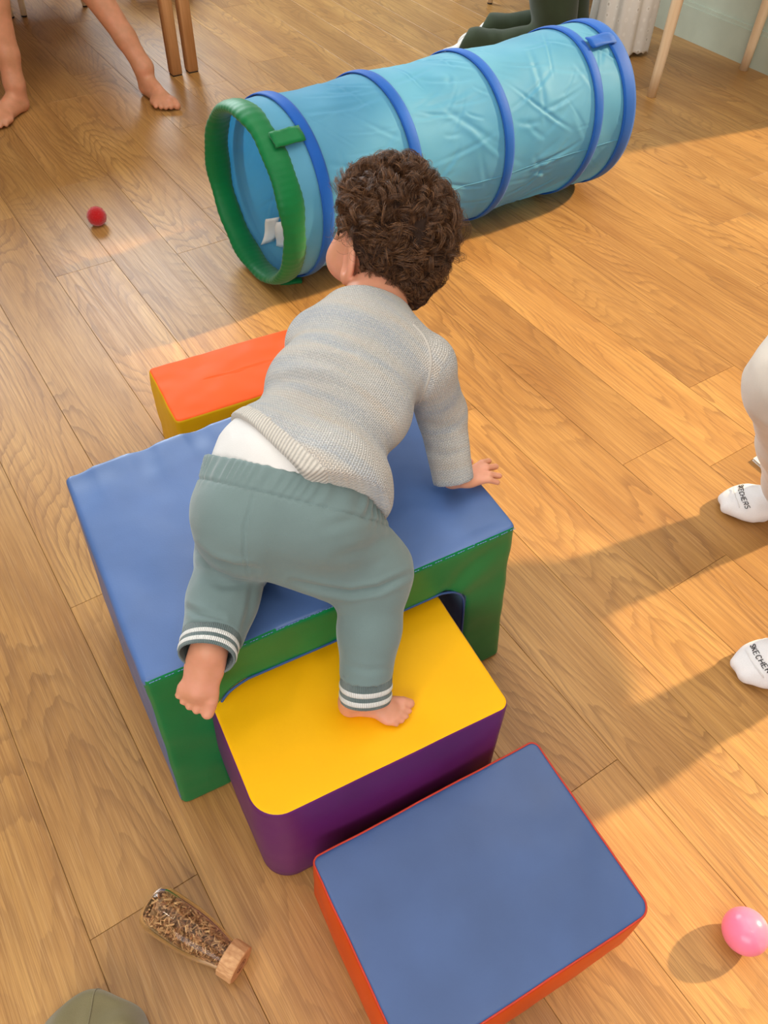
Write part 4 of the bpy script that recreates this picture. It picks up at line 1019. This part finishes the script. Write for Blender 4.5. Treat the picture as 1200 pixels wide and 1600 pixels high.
# ------------------------------------------------------------------ the toddler
def knit_material():
    m = NT('heather_knit'); uv = m.n('ShaderNodeUVMap').outputs[0]; sx = m.n('ShaderNodeSeparateXYZ'); m.l(uv, sx.inputs[0])
    U, Vv = sx.outputs[0], sx.outputs[1]
    col = m.math('MULTIPLY', U, 1 / 0.0052); fr = m.math('FRACT', col); tri = m.math('ABSOLUTE', m.math('SUBTRACT', fr, 0.5))
    row = m.math('FRACT', m.math('ADD', m.math('MULTIPLY', Vv, 1 / 0.0042), m.math('MULTIPLY', tri, 1.5)))
    hgt = m.math('MULTIPLY', m.math('SINE', m.math('MULTIPLY', row, math.pi)), m.math('SUBTRACT', 1.0, m.math('POWER', m.math('SUBTRACT', 1.0, m.math('MULTIPLY', m.math('ABSOLUTE', m.math('SUBTRACT', m.math('MULTIPLY', tri, 2.0), 0.5)), 2.0)), 0.0)))
    edge = m.math('SINE', m.math('MULTIPLY', m.math('FRACT', m.math('MULTIPLY', col, 2.0)), math.pi))
    h = m.math('MULTIPLY', m.math('SINE', m.math('MULTIPLY', row, math.pi)), edge)
    band = m.noise(m.mapping(uv, (3.0, 26, 1)), 1.0, 4, 0.6); fleck = m.noise(m.mapping(uv, (260, 330, 1)), 1.0, 2)
    c = m.ramp(band, [(0.28, srgb(164, 177, 196)), (0.42, srgb(194, 199, 204)), (0.52, srgb(212, 209, 203)), (0.62, srgb(221, 209, 194)), (0.75, srgb(190, 196, 202))])
    c = m.mix(m.ramp(fleck, [(0.45, (0, 0, 0, 1)), (0.7, (0.7, 0.7, 0.7, 1))]), c, srgb(232, 228, 222))
    c = m.mix(m.ramp(h, [(0.0, (0.75, 0.75, 0.75, 1)), (0.45, (0, 0, 0, 1))]), c, srgb(146, 144, 142))
    m.base(c); m.set(Roughness=0.95, Specular_IOR_Level=0.12, Sheen_Weight=0.35)
    m.bump(h, 0.85, 0.0020); return m.m
def rib_material(name, c0, c1, period):
    m = NT(name); uv = m.n('ShaderNodeUVMap').outputs[0]; sx = m.n('ShaderNodeSeparateXYZ'); m.l(uv, sx.inputs[0])
    h = m.math('ABSOLUTE', m.math('SINE', m.math('MULTIPLY', sx.outputs[0], math.pi / period)))
    fl = m.noise(m.mapping(uv, (300, 300, 1)), 1.0, 2)
    m.base(m.mix(m.math('MULTIPLY', m.math('ADD', h, fl), 0.5), c0, c1)); m.set(Roughness=0.95, Specular_IOR_Level=0.12, Sheen_Weight=0.3); m.bump(h, 0.8, 0.0018); return m.m

def axis_uv(P, F, axes):
    """uv for cloth: around and along the nearest of several axes (a, b, radius, reference direction)"""
    C = P[F].mean(1); best = None
    for i, (a, b, r, ref) in enumerate(axes):
        v = b - a; t = np.clip(((C - a) @ v) / (v @ v), -0.2 if i == 0 else 0.05, 1.3); d = np.linalg.norm(C - a - t[:, None] * v, axis=1) / r
        best = (d, np.zeros(len(C), int)) if best is None else (np.minimum(best[0], d), np.where(d < best[0], i, best[1]))
    uv = np.zeros(F.shape + (2,))
    for i, (a, b, r, ref) in enumerate(axes):
        m = best[1] == i; v = unit(b - a); e1 = unit(ref - v * (ref @ v)); e2 = np.cross(v, e1)
        Q = P[F[m]] - a; ang = np.arctan2(Q @ e2, Q @ e1); ang = np.where(ang.max(1, keepdims=True) - ang.min(1, keepdims=True) > 3, np.where(ang < 0, ang + 2 * np.pi, ang), ang)
        uv[m, :, 0] = ang * r; uv[m, :, 1] = Q @ v + 0.7 * i
    return uv.reshape(-1, 2)

def head_frame():
    Fh = unit(V3(-0.62, 0.77, -0.06)); U0 = unit(V3(0.14, 0.20, 0.97)); U = unit(U0 - Fh * (U0 @ Fh)); Rr = np.cross(Fh, U); return Rr, Fh, U
def add_head(f, c, Rr, Fh, U, s=1.0):
    A = np.stack([Rr, Fh, U]); H = lambda r, fw, u: c + (Rr * r + Fh * fw + U * u) * s
    f.ell(H(0, -.004, .012), np.array((.073, .086, .074)) * s, A, .01 * s)
    f.ell(H(0, .030, -.032), np.array((.060, .056, .056)) * s, A, .03 * s)
    for q in (-1, 1):
        f.ell(H(q * .036, .050, -.045), np.array((.031, .032, .030)) * s, A, .02 * s)
        f.ell(H(q * .026, .084, .000), np.array((.013, .010, .010)) * s, A, .010 * s, 's')
    f.ell(H(0, .068, -.078), np.array((.022, .018, .016)) * s, A, .02 * s)
    f.cap(H(0, .082, .0), H(0, .093, -.022), .007 * s, .0095 * s, .012 * s)
    f.ell(H(0, .083, -.047), np.array((.018, .009, .0055)) * s, A, .006 * s); f.ell(H(0, .081, -.056), np.array((.015, .009, .0055)) * s, A, .006 * s)
    for q in (-1, 1):   # ears: rim, lobe and a hollow
        e1 = unit(Rr * q * 0.38 - Fh * 0.92); e2 = U; e3 = np.cross(e1, e2); E = np.stack([e1, e2, e3])
        ce = H(q * .0770, -.006, -.020)
        f.ell(ce + e1 * .006 * s + U * .004 * s, np.array((.0215, .033, .0080)) * s, E, .006 * s)
        f.ell(ce - U * .022 * s + e1 * .000 * s, np.array((.0125, .014, .0080)) * s, E, .005 * s)
        f.ell(ce + e1 * .003 * s + Rr * q * .0065 * s + U * .003 * s, np.array((.0120, .0200, .0050)) * s, E, .003 * s, 's')
    return H

def build_toddler():
    root = thing('person', 'toddler with curly brown hair in grey knit cardigan climbing the blocks', 'person', HEEL_R)
    Rr, Fh, U = head_frame()
    SK = skin('toddler_skin', srgb(214, 150, 116), srgb(226, 158, 132))
    # ---- one continuous body
    f = Field((-0.33, 0.42, 0.245), (0.25, 1.28, 0.82), 0.0023)
    A = np.stack([LAT, SDIR, BACKN])
    f.ell(WAIST + (HIP_R + HIP_L - 2 * WAIST) * 0.25, (.082, .075, .062), A, .03); f.ell(MIDB, (.088, .10, .066), A, .03); f.ell(CHEST, (.088, .078, .060), A, .03)
    f.cap(CHEST + SDIR * .02, NECK, .060, .045, .03); f.cap(NECK, HEADC - U * .02 - Fh * .02, .043, .045, .02)
    add_head(f, HEADC, Rr, Fh, U)
    for s, e, w in ((SH_R, EL_R, WR_R), (SH_L, EL_L, WR_L)):
        f.cap(CHEST + (s - CHEST) * .5, s, .045, .040, .03); f.chain([s, e, w], [.036, .029, .021], .012)
    add_hand(f, WR_R + V3(0, 0, -.008), (0.93, 0.34, -0.10), (0.05, 0, 1), 1, 0.095, chub=1.08, angs=(.40, .22, -.06, -.22))
    add_hand(f, WR_L + V3(0, 0, -.008), (-0.1, 1, -0.12), (0, 0.05, 1), -1, 0.083, chub=1.12)
    for h, k, a in ((HIP_R, KNEE_R, ANK_R), (HIP_L, KNEE_L, ANK_L)): f.chain([h, k], [.050, .040], .02); f.chain([k, k + (a - k) * .4, a], [.036, .034, .024], .012)
    add_foot(f, HEEL_R, TOE_R, (0, 0, 1), -1, 0.112, ankle=ANK_R, shin_r=.026, chub=1.06, k=.010)
    vl = unit(V3(0, 0, CAMH) - HEEL_L)
    add_foot(f, HEEL_L, TOE_L, -vl + V3(0, 0.1, -0.1), 1, 0.118, ankle=ANK_L + V3(0, .02, 0.004), shin_r=.029, chub=1.25, k=.010, curl=-.02, plump=True)
    P, F = f.mesh(); P = smooth(P, F, 1); body = make('body', P, F, SK, root)
    # nails and eyes
    eye_w = plain('eye_white', srgb(240, 238, 234), 0.2); iris = plain('brown_iris', srgb(60, 36, 22), 0.15)
    for q in (-1, 1):
        c = HEADC + Rr * q * .027 + Fh * .0765 + U * .000
        e = make('eye', *sphere(c, .0105, 24, 16), eye_w, root); make('iris', *sphere(c + Fh * .0058, .0058, 20, 12), iris, e, origin=np.array(root.location))

    # ---- trousers
    tr = fabric('grey_green_sweat_fabric', srgb(116, 136, 136), 1000, 0.05, 0.95, 0.3, 0.35, 10)
    f = Field((-0.33, 0.46, 0.27), (0.13, 0.90, 0.70), 0.0026)
    B = np.stack([LAT, SDIR, BACKN]); PC = (HIP_R + HIP_L) / 2
    TROUSER_SHAPE(f, B, PC)
    wn = unit(SDIR + BACKN * WTILT[0] + LAT * WTILT[1]); WTOP = WAIST + SDIR * WTOP_S + BACKN * 0.0
    f.plane(WTOP, wn, 0.0, None)
    kl, kr = unit(ANK_L - KNEE_L), unit(CUFF_R[1] - CUFF_R[0])
    f.plane(CUFF_L[0] + unit(CUFF_L[1] - CUFF_L[0]) * .004, CUFF_L[1] - CUFF_L[0], 0, (CUFF_L[0], .085)); f.plane(CUFF_R[0] + kr * .004, kr, 0, (CUFF_R[0], .075))
    P, F = f.mesh(); P = smooth(P, F, 2); N = vnormals(P, F)
    P = P + N * (0.0025 * perlin(P, 16, 3) + 0.0012 * perlin(P, 40, 5))[:, None]
    P = crease(P, N, TROUSER_CREASES); N = vnormals(P, F)
    # the waistband is the band above the seam
    ws = (P[F].mean(1) - WTOP) @ wn; band = ws > -WBAND
    sgn = (P - WTOP) @ wn; near = np.exp(-((sgn + WBAND) / .0022) ** 2); P = P - N * (0.0022 * near)[:, None]
    g = np.exp(-((sgn + WBAND * .5) / (WBAND * .5)) ** 2); ang = np.arctan2((P - WTOP) @ BACKN, (P - WTOP) @ LAT)
    P = P + N * (0.0016 * g * np.sin(ang * 46 + 3 * np.sin(ang * 7)))[:, None]
    tro = make('trousers', *compact(P, F[~band]), tr, root); make('waistband', *compact(P, F[band]), tr, tro, origin=np.array(root.location))
    rib = rib_material('grey_rib', srgb(84, 100, 102), srgb(118, 136, 136), 0.0026); white_rib = rib_material('white_rib_stripe', srgb(222, 221, 218), srgb(252, 251, 248), 0.0026)
    for (a, b, r0, r1, hint, wv) in (CUFF_L + (0.4,), CUFF_R + (1.7,)):
        d = unit(b - a); L = np.linalg.norm(b - a); s_, t_ = frame(d, hint); m_ = 96; th = np.linspace(0, 2 * np.pi, m_, endpoint=False)
        def ring(x, lift):
            r = np.interp(x, [-.2, 0, 1], [r0 * 1.02, r0 * .98, r1]) + lift + 0.0012 * np.sin(th * 3 + wv)
            rr = r[:, None] * (np.cos(th)[:, None] * s_ * CUFF_FLAT[0] + np.sin(th)[:, None] * t_ * CUFF_FLAT[1]); return a + d * (x * L) + rr
        def tubemesh(x0, x1, lift, n=8):
            xs = np.linspace(x0, x1, n); rg = [ring(x, lift - (0.0008 if i in (0, n - 1) else 0)) for i, x in enumerate(xs)] + [ring(x, lift - 0.0028) for x in xs[::-1]]
            rg.append(rg[0]); Pq, Fq = loft(rg); j = Fq % m_; i_ = Fq // m_; jj = np.where((j == 0) & (j.max(1) == m_ - 1)[:, None], m_, j)
            return Pq, Fq, np.stack([jj / m_ * 2 * np.pi * r0, i_ * 0.002], -1).reshape(-1, 2)
        Pq, Fq, uv = tubemesh(-0.12, 1.0, 0.0, 14); cf = make('cuff', Pq, Fq, rib, tro, uv=uv, origin=np.array(root.location))
    # stripes are sub-parts of the trousers, two on each cuff
        for x0, x1 in ((0.36, 0.54), (0.70, 0.88)):
            Pq, Fq, uv = tubemesh(x0, x1, 0.0010, 5); make('white_stripe', Pq, Fq, white_rib, tro, uv=uv, origin=np.array(root.location))

    # ---- white undershirt
    sh = fabric('white_jersey', srgb(226, 224, 222), 900, 0.03, 0.9, 0.2, 0.2)
    f = Field((-0.26, 0.62, 0.45), (0.10, 1.08, 0.74), 0.0032)
    f.ell(WAIST, (.106, .10, .083), A, .03); f.ell((WAIST + HIP_R + HIP_L) / 3, (.100, .09, .080), A, .03); f.ell(MIDB, (.098, .10, .075), A, .03); f.ell(CHEST, (.094, .08, .065), A, .03)
    P, F = f.mesh(); P = smooth(P, F, 2); N = vnormals(P, F)
    P = P + N * (0.003 * perlin(P, 22, 2) - 0.004 * np.abs(perlin(P * [1, .45, 1], 26, 9)))[:, None]; make('undershirt', P, F, sh, root)

    # ---- cardigan
    f = Field((-0.28, 0.66, 0.37), (0.20, 1.10, 0.74), 0.0028)
    CARDIGAN_SHAPE(f, A)
    hn = unit(-SDIR + BACKN * HTILT[0] + LAT * HTILT[1]); HP = WAIST + SDIR * HEM_S
    f.plane(HP, hn, 0.0, None); f.plane(at(584, 777, 0.575), unit(-SDIR + LAT * 0.55), 0.006, None)
    nn_ = unit(NECK - CHEST); f.plane(NECK_CUT, unit(NECK_N), 0.004, (NECK, .10))
    wd = unit(WR_R - EL_R); f.plane(SLEEVE_END, SLEEVE_N, 0.0, (WR_R, .055)); f.plane(WR_L, unit(WR_L - EL_L), 0.0, (WR_L, .045))
    f.shell(0.0075)
    P, F = f.mesh(); P = smooth(P, F, 2); N = vnormals(P, F)
    P = crease(P, N, CARDIGAN_CREASES); N = vnormals(P, F)
    P = P + N * (0.0018 * perlin(P, 20, 3))[:, None]
    hs = (P[F].mean(1) - HP) @ hn; hem = hs > -0.021
    axes = [(WAIST, CHEST, .10, BACKN), (SH_R, EL_R, .042, BACKN), (EL_R, WR_R, .034, V3(0, -1, 0.3)), (SH_L, EL_L, .042, BACKN), (EL_L, WR_L, .034, V3(0, -1, .3))]
    uv = axis_uv(P, F, axes).reshape(len(F), 4, 2)
    s_near = np.exp(-(((P - HP) @ hn + 0.021) / .002) ** 2); P = P - N * (0.0015 * s_near)[:, None]
    card = make('cardigan', *compact(P, F[~hem]), knit_material(), root, uv=uv[~hem].reshape(-1, 2))
    make('hem_band', *compact(P, F[hem]), rib_material('heather_rib', srgb(158, 154, 147), srgb(222, 215, 204), 0.0048), card, uv=uv[hem].reshape(-1, 2), origin=np.array(root.location))
    # raglan seam
    pts3 = []
    V = unit_rows(P - [0, 0, CAMH]); px = project(P); fr = (V * vnormals(P, F)).sum(1) < -0.15
    Pq, pq = P[fr], px[fr]; dep = np.linalg.norm(Pq - [0, 0, CAMH], axis=1)
    for q in catmull([V3(x, y, 0) for x, y in RAGLAN], 6):
        m = np.hypot(*(pq - q[:2]).T) < 3.5
        if m.any(): i = np.where(m)[0][np.argmin(dep[m])]; pts3.append(Pq[i])
    pts3 = [np.mean(pts3[max(0, i - 2):i + 3], 0) for i in range(len(pts3))]
    if len(pts3) > 3: make('sleeve_seam', *tube(pts3, 0.0022, 6), fabric('seam_knit', srgb(196, 190, 182)), card, origin=np.array(root.location))
    build_hair(root, Rr, Fh, U)

def build_hair(root, Rr, Fh, U):
    A = np.stack([Rr, Fh, U]); rn = np.random.default_rng(21)
    m = NT('brown_hair'); gi = m.n('ShaderNodeNewGeometry')
    m.base(m.ramp(gi.outputs['Random Per Island'], [(0.0, srgb(52, 33, 22)), (0.5, srgb(92, 60, 37)), (0.85, srgb(130, 88, 54)), (1.0, srgb(160, 112, 72))]))
    m.set(Roughness=0.42, Specular_IOR_Level=0.55); hm = m.m
    cap = plain('dark_brown_undercoat', srgb(46, 30, 21), 0.8, 0.3, 60, 0.2, 0.8, 260)
    C0 = HEADC + U * .012 - Fh * .004
    # undercoat over the scalp, lumpy like packed curls
    f = Field(HEADC - .14, HEADC + .14, 0.0028)
    f.ell(C0 - Fh * .007 + U * .006, (.085, .096, .091), A, 0.01); f.ell(HEADC - Fh * .048 - U * .052 + Rr * .010, (.050, .034, .036), A, .03)
    H = lambda r, fw, u: HEADC + Rr * r + Fh * fw + U * u
    f.ell(H(0, .085, -.045), (.085, .060, .085), A, .012, 's')                     # the face stays free
    for q in (-1, 1): f.ell(H(q * .090, .014, -.034), (.040, .050, .060), A, .008, 's')   # and the ears
    P, F = f.mesh(); N = vnormals(P, F)
    P = P + N * (0.010 * perlin(P, 34, 1) + 0.005 * perlin(P, 75, 2))[:, None]
    hair = make('hair', smooth(P, F, 1), F, cap, root)
    # curls
    locks = []
    tries = 0
    while len(locks) < 620 and tries < 20000:
        tries += 1
        d = rn.normal(size=3); d /= np.linalg.norm(d); r, fw, u = d
        if fw > 0.28 and u < 0.50: continue
        if abs(r) > 0.58 and fw > -0.26 and u < 0.16: continue
        if u < -0.80 or (u < -0.30 and fw > -0.35): continue
        if u < -0.40 and r < -0.38: continue
        locks.append(d)
    seg = 17; strands = []; radii = []
    for d in locks:
        n = Rr * d[0] + Fh * d[1] + U * d[2]
        p0 = C0 + Rr * d[0] * .080 + Fh * d[1] * .093 + U * d[2] * (.079 + .016 * max(0, d[2])) - (U * .022 + Fh * .005) * max(0, -d[2])
        tn = rn.normal(size=3) + 0.8 * (-U) * (0.2 if d[2] > 0.5 else 1.0); tn = unit(tn - n * (tn @ n))
        topness = np.clip((d[2] + 0.3) / 1.0, 0, 1); edge = 0.55 if (abs(d[0]) > .45 and d[1] > -.5 and d[2] < .35) else 1.0
        ax = unit(tn + n * rn.uniform(.0, .22) * (0.4 + topness)); e1 = n - ax * (n @ ax); e1 = unit(e1); e2 = np.cross(ax, e1)
        ln = rn.uniform(.010, .030) * edge; rc = rn.uniform(.006, .015) * (0.65 + .55 * topness) * edge; turns = rn.uniform(1.1, 2.4) * rn.choice([-1, 1]); ph = np.pi + rn.normal() * .5
        ns = rn.integers(19, 27); q = np.linspace(0, 1, seg)
        for s in range(ns):
            jit = tn * rn.normal() * .0022 + np.cross(n, tn) * rn.normal() * .0022; l2 = ln * rn.uniform(.85, 1.12); r2 = rc * rn.uniform(.70, 1.12); p2 = ph + rn.normal() * .22; t2 = turns * rn.uniform(.95, 1.06)
            w = np.minimum(1, q * 3.5) * (1 - 0.35 * q); a = 2 * np.pi * t2 * q + p2
            path = (p0 + jit)[None] + ax * (l2 * q)[:, None] + (r2 * w)[:, None] * (np.cos(a)[:, None] * e1 + np.sin(a)[:, None] * e2)
            path += n * (rc * .80 * np.minimum(1, q * 3.5))[:, None]
            strands.append(path); radii.append(rn.uniform(.00019, .00034))
    # loose ringlets standing off the outline
    for _ in range(110):
        d = rn.normal(size=3); d[2] = abs(d[2]) * .9 + .05; d /= np.linalg.norm(d)
        if d[1] > .25: continue
        n = Rr * d[0] + Fh * d[1] + U * d[2]; p0 = C0 + Rr * d[0] * .086 + Fh * d[1] * .098 + U * d[2] * .092; tn = np.cross(n, rn.normal(size=3)); tn = unit(tn); e2 = np.cross(n, tn)
        rc = rn.uniform(.008, .015); q = np.linspace(0, 1, seg); tu = rn.uniform(.7, 1.5) * rn.choice([-1, 1])
        for s in range(9):
            r2 = rc * rn.uniform(.8, 1.15); a = 2 * np.pi * tu * q * rn.uniform(.93, 1.05) - np.pi / 2 + rn.normal() * .12
            strands.append(p0 + tn * rn.normal() * .0012 + n * (r2 * (1 + np.sin(a)))[:, None] + e2 * (r2 * np.cos(a) * 1.0 + (q * rn.uniform(.004, .010)))[:, None] + tn * (q * .006)[:, None]); radii.append(rn.uniform(.00018, .00028))
    # flyaways around the outline
    for _ in range(900):
        d = rn.normal(size=3); d /= np.linalg.norm(d)
        if d[1] > .3 and d[2] < .5 or d[2] < -.1: continue
        n = Rr * d[0] + Fh * d[1] + U * d[2]; p0 = C0 + Rr * d[0] * .086 + Fh * d[1] * .098 + U * d[2] * .088; ax = unit(n + rn.normal(size=3) * .6); e1, e2 = frame(ax); q = np.linspace(0, 1, seg)
        a = 2 * np.pi * rn.uniform(.6, 1.5) * q + rn.uniform(0, 6); rc = rn.uniform(.006, .014)
        strands.append(p0 + ax * (q * rn.uniform(.010, .026))[:, None] + (rc * np.minimum(1, 2 * q))[:, None] * (np.cos(a)[:, None] * e1 + np.sin(a)[:, None] * e2)); radii.append(.00028)
    S = np.array(strands); n_, sg = S.shape[:2]; T = np.gradient(S, axis=1); T /= np.linalg.norm(T, axis=2)[..., None] + 1e-9
    ref = np.array([0.3, 0.5, 0.81]); s1 = np.cross(T, ref); s1 /= np.linalg.norm(s1, axis=2)[..., None] + 1e-9; s2 = np.cross(T, s1)
    R = np.array(radii)[:, None, None] * np.linspace(1, .45, sg)[None, :, None]
    V = np.stack([S + R * (math.cos(a) * s1 + math.sin(a) * s2) for a in (0, 2.094, 4.189)], 2).reshape(-1, 3)
    i = np.arange(n_)[:, None, None] * sg * 3 + np.arange(sg - 1)[None, :, None] * 3; j = np.arange(3)[None, None, :]; j2 = (j + 1) % 3
    Fq = np.stack([i + j, i + j2, i + 3 + j2, i + 3 + j], -1).reshape(-1, 4)
    o = make('curls', V, Fq, hm, hair, origin=np.array(root.location)); o['kind'] = 'stuff'

# ---- shapes tuned to the photograph
def TROUSER_SHAPE(f, B, PC):
    f.ell(PC + SDIR * .004 - LAT * .004, (.110, .080, .086), B, .03)
    f.ell(HIP_L + V3(-.004, -.028, .000), (.060, .060, .064), None, .03); f.ell(HIP_R + V3(.000, -.034, -.010), (.064, .062, .062), None, .03)
    f.ell(WAIST - SDIR * .01 - LAT * .014, (.102, .07, .084), B, .03)
    f.chain([HIP_R + V3(0.000, -.012, -.022), KNEE_R], [.066, .056], .03); f.chain([KNEE_R, KNEE_R + (ANK_R - KNEE_R) * .5, ANK_R], [.052, .042, .037], .018)
    f.chain([at(420, 848, .50), at(560, 903, .435)], [.050, .046], .02)
    f.chain([HIP_L, KNEE_L], [.072, .055], .03); f.chain([KNEE_L, KNEE_L + (ANK_L - KNEE_L) * .5, ANK_L], [.052, .047, .040], .018)
def CARDIGAN_SHAPE(f, A):
    f.ell(WAIST + SDIR * .005, (.112, .085, .093), A, .03); f.ell(WAIST + LAT * .068 - SDIR * .006, (.088, .090, .104), A, .03); f.ell(MIDB + LAT * .010, (.110, .095, .086), A, .03); f.ell(CHEST - SDIR * .005, (.104, .078, .076), A, .03)
    f.cap(CHEST + SDIR * .01, NECK - SDIR * .012, .072, .060, .03)
    for s, e, w in ((SH_R, EL_R, WR_R), (SH_L, EL_L, WR_L)):
        f.cap(CHEST + (s - CHEST) * .5, s, .060, .046, .03); f.chain([s, e, w + (w - e) * .1], [.045, .038, .033], .014)
WTILT, WTOP_S, WBAND = (0.42, -0.20), -0.008, 0.034
HTILT, HEM_S = (0.0, -0.38), -0.012
NECK_CUT, NECK_N = NECK + V3(0, 0.0, 0.0), unit(NECK - CHEST) + V3(0, .1, .1)
SLEEVE_END, SLEEVE_N = WR_R + V3(0.004, 0, -0.010), unit(WR_R - EL_R)
CUFF_FLAT = (1.0, 1.0)
CUFF_L = (V3(-0.2215, 0.563, 0.428), V3(-0.2225, 0.528, 0.430), 0.040, 0.038, (0, 0, 1))
CUFF_R = (ANK_R + V3(0.000, 0.020, 0.018), ANK_R + V3(0.000, -0.004, -0.016), 0.0385, 0.0375, (0, 1, 0))
TROUSER_CREASES = [([(402, 755), (382, 822), (381, 864), (388, 900)], 2.2, .0022), ([(286, 848), (305, 857), (330, 878), (365, 888), (400, 890)], 6, .006),
    ([(280, 944), (309, 958), (347, 965)], 5, .0035), ([(640, 897), (592, 920), (547, 927), (505, 920), (456, 909)], 5, .005), ([(622, 830), (575, 857), (525, 872)], 8, .002),
    ([(600, 786), (564, 808), (510, 824)], 8, .002), ([(398, 900), (388, 960), (372, 1010)], 5, .002), ([(540, 1040), (575, 1048), (615, 1044)], 5, .0012), ([(320, 905), (350, 915), (385, 912)], 6, .002)]
CARDIGAN_CREASES = [([(425, 552), (469, 535), (512, 537), (563, 548), (599, 568)], 6, .0019), ([(424, 572), (469, 557), (523, 568), (577, 590)], 8, .0022),
    ([(408, 602), (454, 590), (512, 597), (577, 626), (614, 651)], 8, .0022), ([(670, 585), (662, 612), (648, 640)], 6, .0019), ([(400, 636), (450, 632), (520, 660)], 8, .002), ([(655, 660), (690, 668), (715, 664)], 6, .0019), ([(662, 700), (695, 712), (722, 706)], 6, .002)]
RAGLAN = [(642, 500), (668, 530), (676, 565), (668, 605), (652, 638)]

build_blocks()
build_tunnel()
build_small()
build_furniture()
build_adults()
build_toddler()
